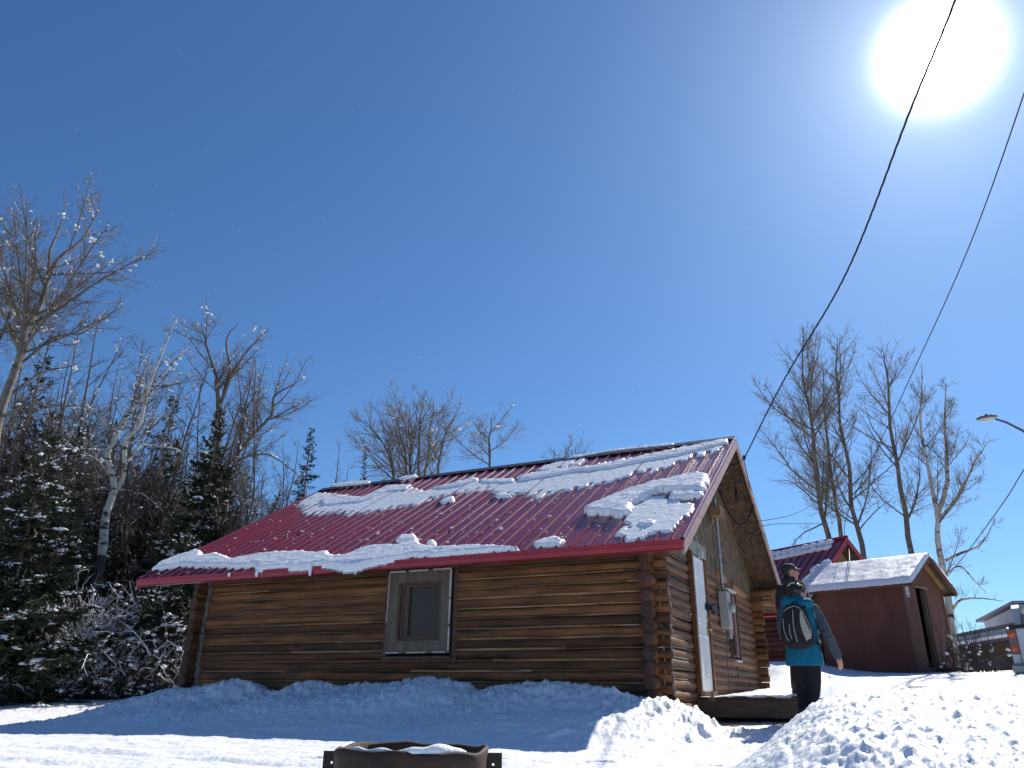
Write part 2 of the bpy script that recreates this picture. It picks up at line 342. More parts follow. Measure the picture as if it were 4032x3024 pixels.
def ground():
    va=math.degrees(math.atan2(FW[0],FW[1]))
    A=np.concatenate([np.linspace(va-44,va+46,1150),np.linspace(va+47,va+315,150)]); A=np.radians(A)
    r=[.35]
    while r[-1]<70: r.append(r[-1]*1.0056)
    while r[-1]<1500: r.append(r[-1]*1.09)
    r=np.array(r); nr=len(r);na=len(A)
    Rr,Aa=np.meshgrid(r,A,indexing='ij')
    x=CAMP[0]+Rr*np.sin(Aa); y=CAMP[1]+Rr*np.cos(Aa)
    h,b1,b2=macro(x,y,True)
    near=np.clip(1-Rr/60,0,1)
    lum=np.abs(fbm(x*5.3,y*5.3,3,.55)); fine=fbm(x*21,y*21,3,.6)
    bil=.5-np.abs(fbm(x*3.1+8,y*3.1,4,.6))
    amp1=.014+.085*b1+.026*b2
    h2=h+near*(bil-.35)*amp1*1.7+near*lum*(.008+.06*b1+.045*b2)+near*fine*(.004+.014*b1+.022*b2)
    def cl(f,o): q=np.maximum(0,per(x*f+o,y*f-o)+.25*per(x*f*2.7,y*f*2.7)-.20); return np.sqrt(q+1e-4)*q/(q+.12)
    clump=(cl(7.5,2)*.024+cl(13,7)*.040+cl(24,1)*.036+cl(38,5)*.022)*(.16+.45*b1+.24*b2)*near*(.35+.9*sst(-.3,.3,per(x*1.3,y*1.3))); h2=h2+clump
    # tracks across the yard
    tr=np.exp(-((y+6.0+.25*np.sin(x*.5)+x*.02)/.12)**2)+np.exp(-((y+5.2+.2*np.sin(x*.45)+x*.02)/.10)**2)+np.exp(-((y+7.9+.18*np.sin(x*.6)-x*.05)/.13)**2)
    h2=h2-.03*tr*(1-b1)*(1-b2)*(x<2)+fbm(x*1.4,y*4.5,3)*.028*near*(1-b1)*(1-b2)
    # trodden path beside the porch
    pth=np.exp(-((x-1.2)/1.1)**2-((y+.6)/1.7)**2); h2=h2-pth*.07*np.maximum(0,per(x*4,y*4)+.1)*(1-b2)+pth*lum*.05
    rf=np.random.default_rng(31)
    for (fx,fy,fa) in [(-1.5+.42*i,-4.6+.12*i+(.09 if i%2 else -.09),.3) for i in range(9)]+[(-7+.5*i,-6.9-.05*i+(.1 if i%2 else -.1),-.1) for i in range(14)]+[(1.0+rf.normal()*.6,-.9+rf.normal()*.8,rf.uniform(0,3)) for _ in range(14)]:
        dx=(x-fx)*math.cos(fa)+(y-fy)*math.sin(fa); dy=-(x-fx)*math.sin(fa)+(y-fy)*math.cos(fa); q=(dx/.16)**2+(dy/.07)**2
        h2=h2-.05*np.exp(-q**2)*(1-b2)+.015*np.exp(-(np.sqrt(q)-1.35)**2*9)*(1-b2)
    # beaten dark wet spot of bare soil under the deck front
    V=np.stack([x,y,h2],-1).reshape(-1,3)
    i=np.arange(nr-1)[:,None]*na; j=np.arange(na)[None]; j2=(j+1)%na
    F=np.stack([i+j,i+na+j,i+na+j2,i+j2],-1).reshape(-1,4)
    m=MB(); soil=(np.exp(-((x-.75)/.85)**2-((y-1.35)/.42)**2)).reshape(-1)
    m.add(V,F,0,soil); 
    m.add(np.array([[CAMP[0],CAMP[1],float(h2[0].mean())]]),np.zeros((0,4),int))
    mt=snowmat('ground_snow',22,.02,.5)
    t=mt.node_tree; b=t.nodes['Principled BSDF']; old=b.inputs['Base Color'].links[0].from_socket
    at_=N(t,'ShaderNodeAttribute',attribute_name='v'); n=N(t,'ShaderNodeTexNoise'); n.inputs['Scale'].default_value=7; n.inputs['Detail'].default_value=8
    tcn=N(t,'ShaderNodeTexCoord'); lk(t,tcn.outputs['Object'],n.inputs[0])
    ml=N(t,'ShaderNodeMath',operation='MULTIPLY'); lk(t,at_.outputs['Fac'],ml.inputs[0]); lk(t,n.outputs[0],ml.inputs[1])
    rp=N(t,'ShaderNodeValToRGB'); rp.color_ramp.elements[0].position=.30; rp.color_ramp.elements[1].position=.40; lk(t,ml.outputs[0],rp.inputs[0])
    mx=N(t,'ShaderNodeMix',data_type='RGBA'); mx.inputs[7].default_value=(.05,.035,.025,1); lk(t,rp.outputs[0],mx.inputs[0]); lk(t,old,mx.inputs[6]); lk(t,mx.outputs[2],b.inputs['Base Color'])
    g=m.build('ground',mt); tag(g,kind='structure'); return g
ground()
# ---------------------------------------------------------------- log walls
def logs(mb,ends,a0,a1,fixed,axis,z0,z1,rng,d=.142,phase=0.0,gaps=(),side=-1,e0=.25,e1=.25,polemb=None,endr=None,outer=None):
    """stack of horizontal logs; axis 0 runs along x at y=fixed, axis 1 runs along y at x=fixed; gaps = (lo,hi,zlo,zhi)"""
    z=z0+phase*d; n=0; tops=[]
    while z<z1:
        rr=d*.5*rng.uniform(.93,1.12); off=rng.uniform(-.008,.008); v=rng.random()
        p0=a0-e0+rng.uniform(-.02,.025); p1=a1+e1+rng.uniform(-.025,.02)
        spans=[(p0,p1)]
        for g0,g1,gz0,gz1 in gaps:
            if gz0<z<gz1:
                ns=[]
                for s0,s1 in spans:
                    if g1<=s0 or g0>=s1: ns.append((s0,s1))
                    else:
                        if g0>s0: ns.append((s0,g0))
                        if g1<s1: ns.append((g1,s1))
                spans=ns
        for s0,s1 in spans:
            k=max(3,int((s1-s0)/.22)); a=np.linspace(s0,s1,k)
            ra=rr*(1+.09*per(a*1.3+n*7.7,a*0+n*3.1)+.045*per(a*5+n*3,a*0+n)); wob=.019*per(a*.6+n*5.1,a*0+.5+n)
            taper=1+.05*(a-a0)/max(a1-a0,1)*(1 if n%2 else -1); ra=ra*taper
            P=np.zeros((k,3)); P[:,axis]=a; P[:,1-axis]=fixed+off+wob*.6; P[:,2]=z+wob
            mb.tube(P,ra,14,0,v,False)
            for q,sg in((0,-1),(k-1,1)):
                c=P[q]; th=np.arange(14)*2*np.pi/14; jag=rng.uniform(.0,.012,14)
                ring=np.zeros((14,3)); ring[:,1-axis]=c[1-axis]+ra[q]*.985*np.cos(th); ring[:,2]=c[2]+ra[q]*.985*np.sin(th); ring[:,axis]=c[axis]+sg*.001
                cen=c.copy(); cen[axis]+=sg*.012
                V=np.vstack([ring,cen]); F=[(i,(i+1)%14,14) for i in range(14)]
                ends.add(V,F,1,v,False)
        if polemb is not None and z+d*.5<z1:
            for s0,s1 in spans:
                s0b=max(s0,a0+.08);s1b=min(s1,a1-.08)
                if s1b-s0b<.2: continue
                # chink poles come in shorter lengths
                cuts=[s0b]
                while cuts[-1]<s1b-.1: cuts.append(min(s1b,cuts[-1]+rng.uniform(1.2,3.6)))
                for c0,c1 in zip(cuts[:-1],cuts[1:]):
                    k=max(3,int((c1-c0)/.3)); a=np.linspace(c0,c1-.006,k); P=np.zeros((k,3)); P[:,axis]=a
                    P[:,1-axis]=fixed+side*(d*.5-.022+.004*per(a*1.1,a*0+n+.3)); P[:,2]=z+d*.5+.008*per(a*1.2+n,a*0+c0)
                    polemb.tube(P,.0145*rng.uniform(.7,1.3)*(1+.15*per(a*2,a*0+n)),7,0,rng.random(),True)
        z+=d*rng.uniform(.97,1.03); n+=1
    return n
# ---------------------------------------------------------------- main log cabin
def cabin():
    rng=np.random.default_rng(11)
    L=8.15; W=7.37; EX=.63; LX=-9.12; EY=.682; EZ=1.732; RY=3.92; RZ=4.425
    TAN=(RZ-EZ)/(RY+EY); AL=math.atan(TAN); SL=math.hypot(RZ-EZ,RY+EY)
    root=empty('log_cabin',(-4,3.7,-.4)); tag(root,'log cabin with red metal roof, snow patches and white side door','cabin')
    off=-np.array(root.location)
    def fin(o): o.matrix_parent_inverse=Matrix.Translation(Vector(off)); return o
    # long wall facing the yard (outer log face near y=-0.07)
    def wall(name,axis,a0,a1,fixed,z1,phase,gaps,side,mat,polem,seed,e0,e1,poles=True):
        m=MB(); p=MB(); r=np.random.default_rng(seed)
        logs(m,m,a0,a1,fixed,axis,-.42,z1,r,phase=phase,gaps=gaps,side=side,e0=e0,e1=e1,polemb=p if poles else None)
        o=fin(m.build(name,[mat,M['logend']],root))
        if poles: fin(p.build('chinking_poles',polem,None)).parent=o
        return o
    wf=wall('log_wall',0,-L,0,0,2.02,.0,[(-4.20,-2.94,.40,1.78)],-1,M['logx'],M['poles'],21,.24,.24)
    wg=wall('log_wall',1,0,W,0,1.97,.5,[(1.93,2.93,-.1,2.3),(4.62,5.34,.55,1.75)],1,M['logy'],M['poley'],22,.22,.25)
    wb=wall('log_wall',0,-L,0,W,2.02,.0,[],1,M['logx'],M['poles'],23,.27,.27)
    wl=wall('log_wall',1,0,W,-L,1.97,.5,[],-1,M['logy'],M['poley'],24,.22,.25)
    # big uneven log butts at the near corner
    for cx in (0,-L):
        m=MB()
        for (z,r_,ex,v) in [(1.76,.115,.27,.9),(1.52,.066,.25,.6),(1.34,.102,.27,.7),(1.14,.076,.24,.9),(.96,.085,.25,.2),(.78,.09,.23,.1),(.60,.08,.25,.4),(.43,.09,.24,.1),(.25,.085,.25,.3),(.08,.09,.25,.5),(-.1,.09,.25,.2)]:
            P=np.array([(cx,.1,z),(cx+.004,-ex*.5,z),(cx,-ex,z)]); m.tube(P,[r_,r_,r_*.97],16,0,v*.4,False)
            th=np.arange(16)*2*np.pi/16; ring=np.c_[cx+r_*.96*np.cos(th),np.full(16,-ex-.001),z+r_*.96*np.sin(th)]; m.add(np.vstack([ring,[cx,-ex-.014,z]]),[((i+1)%16,i,16) for i in range(16)],1,v,False)
        fin(m.build('corner_log_end',[M['logy'],M['logend']],root))
    # pale chinking smeared in the corners
    r=np.random.default_rng(5)
    for cx,sg,n in((-8.15,1,15),(0,1,15)):
        m=MB()
        for i in range(n):
            z=-.2+i*.138+r.uniform(-.02,.02)
            if cx==0 and i>11: continue
            if cx<-1: m.ball((cx+.125+r.uniform(-.02,.025),-.05,z),(.03+.07*r.random()**2,.055,.085+.03*r.random()),None,0,.5,9,6,lambda V:1+.3*per(V[:,0]*2+i,V[:,2]*2))
            else: m.ball((cx+.13+r.uniform(-.01,.02),-.055+r.uniform(-.02,.02),z),(.012,.016,.038),rx(r.uniform(-.5,.5)),0,.5,8,6,lambda V:1+.3*per(V[:,0]*2+i,V[:,2]*2))
        tag(fin(m.build('corner_chinking',M['chink'],root)),kind='stuff')
    # gable boards above the logs
    def gable(x,sg,name,mat):
        m=MB(); zt=1.93
        def zr(y): return EZ+TAN*(EY+y)-.035 if y<=RY else RZ-TAN*(y-RY)-.035
        ys=np.linspace(-.04,2*RY+.0,60); 
        a=[(x,y,zt-.06) for y in ys]+[(x,y,max(zr(y),zt)) for y in ys[::-1]]
        # side by side sheets
        t=.014
        edges=[-.04,1.22,2.44,3.66,4.88,6.1,7.6]
        for i,(u0,u1) in enumerate(zip(edges[:-1],edges[1:])):
            yy=np.linspace(u0+.003,u1-.003,6); zlo=zt-.06
            if i==1: yy=np.linspace(u0+.003,u1-.003,8)
            lo=np.array([(x,y,2.06 if 1.93<y<2.93 and sg>0 else zlo) for y in yy]); hi=np.array([(x,y,max(zr(y),zlo+.02)) for y in yy])
            o_=np.array([sg*(t+.002*(i%2)),0,0]); n=len(yy)
            V=np.vstack([lo,hi,lo+o_,hi+o_]); F=[]
            for j in range(n-1):
                F+= [(j,j+1,n+j+1,n+j),(2*n+j,3*n+j,3*n+j+1,2*n+j+1),(j,2*n+j,2*n+j+1,j+1),(n+j,n+j+1,3*n+j+1,3*n+j)]
            F+=[(0,n,3*n,2*n),(n-1,3*n-1,4*n-1,2*n-1)]
            m.add(V,F,0,i/6,False)
        return fin(m.build(name,mat,root))
    gable(.045,1,'gable_board',M['osb']); gable(-L-.045,-1,'gable_board',M['osb'])
    # roof: two ribbed sheets with thickness
    rf=MB()
    prof=[]; x=LX; rib=.2286; k=0
    while x<EX-.02:
        big=(k%4==0); h=.024 if not big else .030
        for dx,hh in((0,0),(.012,h),(.030,h),(.042,0)): prof.append((x+dx,hh+.004*((k//4)%2)))
        for q in(.098,.158):
            if x+q<EX: 
                for dx,hh in((q,0),(q+.005,.0018),(q+.011,.0018),(q+.016,0)): prof.append((x+dx,hh+.004*((k//4)%2)))
        x+=rib; k+=1
    prof=[p for p in prof if p[0]<EX-.001]+[(EX,0)]
    prof=np.array(prof)
    def sheet(side):
        ns=9; rows=[]; 
        for i in range(ns):
            s=SL*i/(ns-1); wv=.004*per(prof[:,0]*.9,prof[:,0]*0+i*.7)
            if side<0: y=-EY+s*math.cos(AL); z=EZ+s*math.sin(AL); nn=(-math.sin(AL),math.cos(AL))
            else: y=2*RY+EY-s*math.cos(AL); z=EZ+s*math.sin(AL); nn=(math.sin(AL),math.cos(AL))
            h=prof[:,1]+wv
            rows.append(np.c_[prof[:,0],y+nn[0]*h,z+nn[1]*h])
        n=len(prof); V=np.vstack(rows); F=[]
        for i in range(ns-1):
            for j in range(n-1):
                q=(i*n+j,i*n+j+1,(i+1)*n+j+1,(i+1)*n+j); F.append(q if side<0 else q[::-1])
        rf.add(V,F,0,.5,False)
    sheet(-1); sheet(1)
    roof=fin(rf.build('roof',[M['roof']],root))
    # deck of the roof (soffit boards seen from below)
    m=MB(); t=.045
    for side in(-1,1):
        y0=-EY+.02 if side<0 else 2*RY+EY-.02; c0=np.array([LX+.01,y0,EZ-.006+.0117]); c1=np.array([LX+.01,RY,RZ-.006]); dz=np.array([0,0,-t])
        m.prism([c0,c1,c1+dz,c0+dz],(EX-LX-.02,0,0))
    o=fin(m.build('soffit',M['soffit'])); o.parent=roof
    # eave fascia (bent red trim), rake trim and barge boards
    for side in(-1,1):
        m=MB(); yy=-EY if side<0 else 2*RY+EY; sg=-side
        n=40; xs=np.linspace(LX-.015,EX+.015,n); wv=.004*per(xs*1.3,xs*0+side)
        prof2=[(0.010,.012),(-.030,.008),(-.034,-.045),(-.026,-.05),(-.026,-.105),(-.040,-.122),(-.020,-.128),(.012,-.10)]
        V=[];
        for xi,wi in zip(xs,wv): V+=[(xi,yy+(-side)*(-a)+wi if False else yy+side*(-a)+wi,EZ+b) for a,b in prof2]
        kk=len(prof2); F=[]
        for i in range(n-1):
            for j in range(kk-1): F.append((i*kk+j,i*kk+j+1,(i+1)*kk+j+1,(i+1)*kk+j))
        m.add(V,F+[tuple(range(0,4)),tuple(range((n-1)*kk,(n-1)*kk+4))],0,.5,False); 
        o=fin(m.build('eave_fascia',M['redtrim'])); o.parent=roof
    ca,sa=math.cos(AL),math.sin(AL)
    for xe,sg in((EX,1),(LX,-1)):
        for side in(-1,1):
            y0=-EY-.012 if side<0 else 2*RY+EY+.012
            c0=np.array([xe-(.0 if sg>0 else .034),y0,EZ-.012]); c1=np.array([c0[0],RY,RZ-.012]); d=np.array([0,0,-.165])
            m=MB(); m.prism([c0,c1,c1+d,c0+d],(.034,0,0)); o=fin(m.build('barge_board',M['barge'])); o.parent=roof
            m=MB(); pr=[(0,.0),(0,.032),(.04,.036),(.052,.03),(.054,-.02),(.045,-.02)]
            V=[]
            for cc in(0,.25,.5,.75,1):
                b_=c0*(1-cc)+c1*cc; b_=b_+np.array([.034 if sg>0 else 0,0,.012+.004*math.sin(cc*9)])
                V+=[(b_[0]+sg*(a-.052),b_[1],b_[2]+h) for a,h in pr]
            k_=len(pr); F=[(i*k_+j,i*k_+j+1,(i+1)*k_+j+1,(i+1)*k_+j) for i in range(4) for j in range(k_-1)]
            m.add(V,F,0,.5,False); o=fin(m.build('rake_trim',M['roof'] if side<0 else M['steel'])); o.parent=roof
    # ridge cap with wavy lower edge
    m=MB(); n=120; xs=np.linspace(LX-.02,EX+.02,n); V=[]
    for i,xi in enumerate(xs):
        wv=.022*abs(math.sin(xi/.2286*math.pi+.4))+.01*float(per(np.array([xi*2]),np.array([.3]))[0])
        for dy,dz in((-.17,-.17*TAN+.034+wv*.8),(-.165,-.17*TAN+.044+wv*.6),(-.02,.042),(0,.055),(.02,.042),(.165,-.17*TAN+.044+wv*.6),(.17,-.17*TAN+.034+wv*.8)): V.append((xi,RY+dy,RZ+dz))
    F=[(i*7+j,i*7+j+1,(i+1)*7+j+1,(i+1)*7+j) for i in range(n-1) for j in range(6)]
    m.add(V,F,0,.5,False); o=fin(m.build('ridge_cap',M['ridge'])); o.parent=roof
    # ---- front window
    wx0,wx1,wz0,wz1=-4.13,-3.01,.47,1.67; yf=-.115
    wroot=MB(); th=.10
    def frame(mb,x0,x1,z0,z1,w_,y0,y1,mat=0,bottom=None):
        bw=bottom or w_
        mb.box(((x0+x1)/2,(y0+y1)/2,z1-w_/2),(x1-x0,y1-y0,w_),mat=mat,v=.3,bev=.004)
        mb.box(((x0+x1)/2,(y0+y1)/2,z0+bw/2),(x1-x0,y1-y0,bw),mat=mat,v=.6,bev=.004)
        mb.box((x0+w_/2,(y0+y1)/2,(z0+z1+bw-w_)/2),(w_,y1-y0-.004,z1-z0-w_-bw-.002),mat=mat,v=.1,bev=.004)
        mb.box((x1-w_/2,(y0+y1)/2,(z0+z1+bw-w_)/2),(w_,y1-y0-.004,z1-z0-w_-bw-.002),mat=mat,v=.9,bev=.004)
    m=MB(); frame(m,wx0,wx1,wz0,wz1,.175,yf,yf+.03); win=fin(m.build('window',M['oldwood'],root))
    m=MB(); frame(m,wx0-.09,wx1+.09,wz0-.12,wz1+.09,.085,yf+.045,yf+.16); o=fin(m.build('casing',M['brownframe'])); o.parent=win
    m=MB(); frame(m,wx0+.177,wx1-.177,wz0+.177,wz1-.177,.03,yf+.012,yf+.055); frame(m,wx0+.20,wx1-.205,wz0+.20,wz1-.19,.05,yf+.06,yf+.14)
    m.box((wx0+.30,yf+.08,(wz0+wz1)/2),(.075,.03,wz1-wz0-.46),v=.2,bev=.003); o=fin(m.build('sash',M['brownframe'])); o.parent=win
    m=MB(); m.box(((wx0+wx1)/2+.03,yf+.115,(wz0+wz1)/2),(wx1-wx0-.44,.008,wz1-wz0-.44)); o=fin(m.build('pane',M['glass'])); o.parent=win
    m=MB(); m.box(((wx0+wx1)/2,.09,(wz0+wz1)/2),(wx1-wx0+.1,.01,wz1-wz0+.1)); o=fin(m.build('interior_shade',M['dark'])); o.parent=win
    # wire mesh screen, real wires
    m=MB(); ym=yf-.012; sp=.019; P=[];
    nx=int((wx1-wx0)/sp); nz=int((wz1-wz0)/sp)
    W_=[]
    for i in range(nx+1):
        xx=wx0+.004+i*(wx1-wx0-.008)/nx; W_.append([(xx,ym,wz0+.005),(xx,ym-.003,(wz0+wz1)/2),(xx,ym,wz1-.005)])
    for i in range(nz+1):
        zz=wz0+.004+i*(wz1-wz0-.008)/nz; W_.append([(wx0,ym-.0012,zz),((wx0+wx1)/2,ym-.004,zz),(wx1,ym-.0012,zz)])
    W_=np.array(W_); m.tubes(W_,np.full(W_.shape[:2],.0008),3); o=fin(m.build('mesh_screen',M['mesh'])); o.parent=win
    m=MB(); ys=ym-.006
    for (a,b,q) in((wx0+.01,wx0+.30,'t'),(wx0+.36,wx0+.71,'t'),(wx0+.80,wx1,'t'),(wx0+.03,wx0+.26,'b'),(wx0+.40,wx0+.74,'b'),(wx0+.85,wx1-.05,'b')):
        zz=wz1-.004 if q=='t' else wz0+.01; m.box(((a+b)/2,ys,zz),(b-a,.012,.026 if q=='t' else .02),bev=.003)
    for (a,b,x_) in((wz1-.42,wz1-.02,wx1-.008),(wz1-.80,wz1-.45,wx1-.008),(wz0+.03,wz0+.36,wx1-.008),(wz0+.45,wz1-.02,wx0+.006)):
        m.box((x_,ys+.001,(a+b)/2),(.024 if x_>-3.5 else .012,.012,b-a),bev=.003)
    o=fin(m.build('screen_batten',M['whitechip'])); o.parent=win
    m=MB(); m.box(((wx0+wx1)/2+.02,yf-.005,wz0-.055),(wx1-wx0+.02,.075,.035),rot=rx(.25),bev=.004); o=fin(m.build('window_sill',M['brownframe'])); o.parent=win
    # ---- white six panel door on the gable wall
    dy0,dy1,dz1=2.0,2.86,2.03; xd=.085
    m=MB(); 
    def dbox(mb,y0,y1,z0,z1,x0,x1,mat=0,v=.5,bev=.004): mb.box(((x0+x1)/2,(y0+y1)/2,(z0+z1)/2),(x1-x0,y1-y0,z1-z0),mat=mat,v=v,bev=bev)
    dbox(m,dy0+.004,dy1-.004,0.0,dz1,xd-.045,xd)
    door=fin(m.build('door',M['doorwhite'],root))
    for (z0,z1) in((1.70,1.93),(.98,1.60),(.18,.82)):
        for (a,b) in((.115,.395),(.465,.745)):
            m=MB(); y0,y1=dy0+a,dy0+b
            # raised panel inside a moulded ring
            x0=xd
            rings=[]
            for ins,dx in((0,0.0008),(.012,.009),(.028,.001),(.055,.0015),(.075,.009)):
                rings.append([(x0+dx,y0+ins,z0+ins),(x0+dx,y1-ins,z0+ins),(x0+dx,y1-ins,z1-ins),(x0+dx,y0+ins,z1-ins)])
            m.loft(rings,0,.5,True,False); o=fin(m.build('door_panel',M['doorwhite'])); o.parent=door
    m=MB(); m.ball((xd+.055,dy1-.085,.93),(.028,.03,.03)); m.tube([(xd,dy1-.085,.93),(xd+.045,dy1-.085,.93)],.013,10); dbox(m,dy1-.115,dy1-.055,.84,1.05,xd+.0005,xd+.004,bev=.001); o=fin(m.build('door_knob',M['brass'])); o.parent=door
    m=MB(); m.tube([(xd,dy1-.085,1.10),(xd+.03,dy1-.085,1.10)],.03,14); dbox(m,dy1-.02,dy1-.002,.78,1.18,xd+.0006,xd+.004,bev=.001); o=fin(m.build('deadbolt',M['brass'])); o.parent=door
    m=MB(); dbox(m,dy1-.14,dy1+.02,1.235,1.33,xd+.0005,xd+.012); dbox(m,dy1+.0,dy1+.34,1.24,1.315,xd+.055,xd+.10); dbox(m,dy1-.05,dy1+.10,1.22,1.345,xd+.015,xd+.055); dbox(m,dy1+.26,dy1+.40,1.20,1.36,xd+.03,xd+.075); o=fin(m.build('hasp',M['black'])); o.parent=door
    m=MB(); dbox(m,dy0-.125,dy0-.03,-.12,dz1+.02,xd-.02,xd+.05,v=.2); dbox(m,dy0-.03,dy0-.002,-.05,dz1+.02,xd-.06,xd+.02,v=.8); dbox(m,dy1+.002,dy1+.03,-.02,dz1+.02,xd-.06,xd+.02,v=.3); dbox(m,dy1+.03,dy1+.10,-.02,dz1+.02,xd-.02,xd+.03,v=.9)
    dbox(m,dy0-.03,dy1+.03,-.10,-.004,xd-.06,xd+.06,v=.5); o=fin(m.build('door_frame',M['logy'],root))
    m=MB(); dbox(m,dy0-.10,dy1+.16,dz1+.025,dz1+.24,xd-.02,xd+.028); o=fin(m.build('door_header',M['greygreen'],root))
    m=MB(); dbox(m,dy0+.42,dy0+.50,dz1-.01,dz1+.10,xd+.03,xd+.10); m.tube([(xd+.06,dy0+.46,dz1+.08),(xd+.07,dy0+.30,dz1+.2),(xd+.05,dy0+.22,dz1+.36)],.006,6); fin(m.build('door_bracket',M['whitechip'],root))
    # ---- boarded window on the gable wall
    gy0,gy1,gz0,gz1=4.66,5.30,.60,1.72; xg=.075
    m=MB(); 
    dbox(m,gy0,gy1,gz0,gz1,xg,xg+.018,v=.4); gw=fin(m.build('boarded_window',pmat('brown_pink_board',(.24,.14,.115),(.16,.09,.07),scale=4,stretch=(3,3,.6),rough=.8),root))
    m=MB()
    dbox(m,gy0-.05,gy0-.001,gz0-.04,gz1+.04,xg-.03,xg+.045,v=.2);dbox(m,gy1+.001,gy1+.05,gz0-.04,gz1+.04,xg-.03,xg+.045,v=.8)
    dbox(m,gy0+.30,gy0+.335,gz0+.01,gz1-.01,xg+.019,xg+.035); o=fin(m.build('frame',M['brownframe'])); o.parent=gw
    for q_ in ((gy0-.05,gy1+.05,gz1+.042,gz1+.085,xg-.03,xg+.05),(gy0+.25,gy1+.05,gz0-.085,gz0-.042,xg-.03,xg+.05),(gy0-.062,gy0-.051,gz0+.3,gz1,xg,xg+.05)):
        m=MB(); dbox(m,*q_); o=fin(m.build('pale_trim',M['whitechip'])); o.parent=gw
    m=MB(); dbox(m,gy0-.02,gy0+.17,gz0+.02,gz0+.36,xg+.03,xg+.075); o=fin(m.build('black_box',M['black'])); o.parent=gw
    # orange top logs ends over the window
    m=MB(); 
    for y_,z_,l_ in((4.3,1.98,.75),(5.9,1.90,1.35)): m.tube([(.03,y_-l_/2,z_+.03),(.035,y_,z_),(.03,y_+l_/2,z_-.03)],.085,12,0,.9)
    fin(m.build('top_log',pmat('fresh_orange_log',(.36,.17,.06),(.22,.10,.04),scale=3,stretch=(5,.4,5),rough=.65),root))
    # light splintered scars on low logs by the far corner
    # ---- electric service: mast pipe, wood block, meter box, ground wire
    m=MB(); yp=4.02
    m.tube([(.14,yp,1.66),(.14,yp,2.2),(.145,yp-.02,3.3),(.145,yp-.025,3.52)],.030,12)
    for z_ in(1.74,2.30,2.95): m.tube([(.1405,yp-.005,z_),(.1405,yp-.006,z_+.045)],.036,12)
    mast=fin(m.build('service_mast',M['steel'],root))
    m=MB(); m.ball((.15,yp-.03,3.55),(.05,.05,.05)); m.tube([(.14,yp-.03,3.56),(.21,yp-.01,3.57),(.25,yp,3.52)],.035,8); o=fin(m.build('weather_head',M['black'])); o.parent=mast
    m=MB(); dbox(m,yp-.30,yp+.12,2.98,3.15,.066,.28,v=.5); dbox(m,yp-.25,yp-.10,2.84,2.975,.062,.12,v=.2); o=fin(m.build('mast_block',pmat('brown_block_wood',(.16,.07,.035),(.28,.18,.09),scale=5,rough=.75),root))
    m=MB(); dbox(m,yp-.14,yp+.10,1.03,1.66,.075,.235,bev=.01); box_=fin(m.build('meter_box',M['meter'],root))
    m=MB(); m.tube([(.235,yp-.0,1.38),(.315,yp-.0,1.38),(.33,yp,1.38)],[.085,.082,.06],20); o=fin(m.build('electric_meter',glassmat('meter_glass',(.25,.27,.27),.1))); o.parent=box_
    m=MB(); dbox(m,yp-.12,yp+.08,1.06,1.22,.236,.242); dbox(m,yp-.02,yp+.02,1.0,1.03,.12,.16); o=fin(m.build('meter_cover',M['meter'])); o.parent=box_
    m=MB(); m.tube([(.15,yp-.02,1.04),(.15,yp-.02,.9),(.12,yp-.02,.7),(.11,yp-.01,.3),(.105,yp,-.2)],.009,7); m.tube([(.14,yp+.05,1.03),(.15,yp+.06,.90),(.12,yp+.0,.84)],.014,7); fin(m.build('ground_wire',M['wiregrey'],root))
    # drooping service wires on the gable
    m=MB(); 
    def sag(p,q,s,n=14,lat=0):
        t=np.linspace(0,1,n)[:,None]; P=np.array(p)*(1-t)+np.array(q)*t; P[:,2]-=s*4*(t*(1-t))[:,0]; return P
    att=np.array([.70,RY+.40,RZ-.30])
    for a,b,s,r_ in(((.22,yp,3.55),(.60,RY+1.15,3.25),.42,.014),((.2,yp,3.56),(.45,RY+.1,3.62),.12,.006),((.45,RY+.1,4.05),(.5,RY+.75,3.62),.18,.006),(tuple(att),(.35,RY+.15,4.0),.05,.009),((.5,RY+.4,3.9),(.45,RY+.55,3.5),.02,.005),(tuple(att),(.66,RY+1.1,RZ-.75),.03,.007),((.60,RY+1.15,3.25),(.66,RY+1.25,3.42),0,.016)):
        m.tube(sag(a,b,s),r_,7)
    m.tube([(.45,RY+.62,3.62),(.45,RY+.64,3.38)],.026,10); m.ball((.71,RY+.40,RZ-.27),(.03,.045,.05),v=.1)
    fin(m.build('service_wires',M['wire'],root))
    # rafters tails / outrigger log at the far corner
    m=MB(); 
    m.tube([(-.1,W,1.97),(.5,W,1.99),(.66,W,1.99)],.085,12,0,.9); m.tube([(.0,W-.02,1.80),(.55,W-.02,1.80)],.07,12,0,.7)
    m.box((.60,W-.09,1.86),(.20,.03,.24),v=.2)
    fin(m.build('outrigger_log',pmat('outrigger_orange',(.30,.14,.055),(.16,.08,.04),scale=3,rough=.7),root))
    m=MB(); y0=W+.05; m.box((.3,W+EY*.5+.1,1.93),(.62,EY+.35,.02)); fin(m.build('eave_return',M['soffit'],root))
    return dict(EY=EY,EZ=EZ,AL=AL,SL=SL,LX=LX,EX=EX,att=att,RY=RY,RZ=RZ)
CB=cabin()
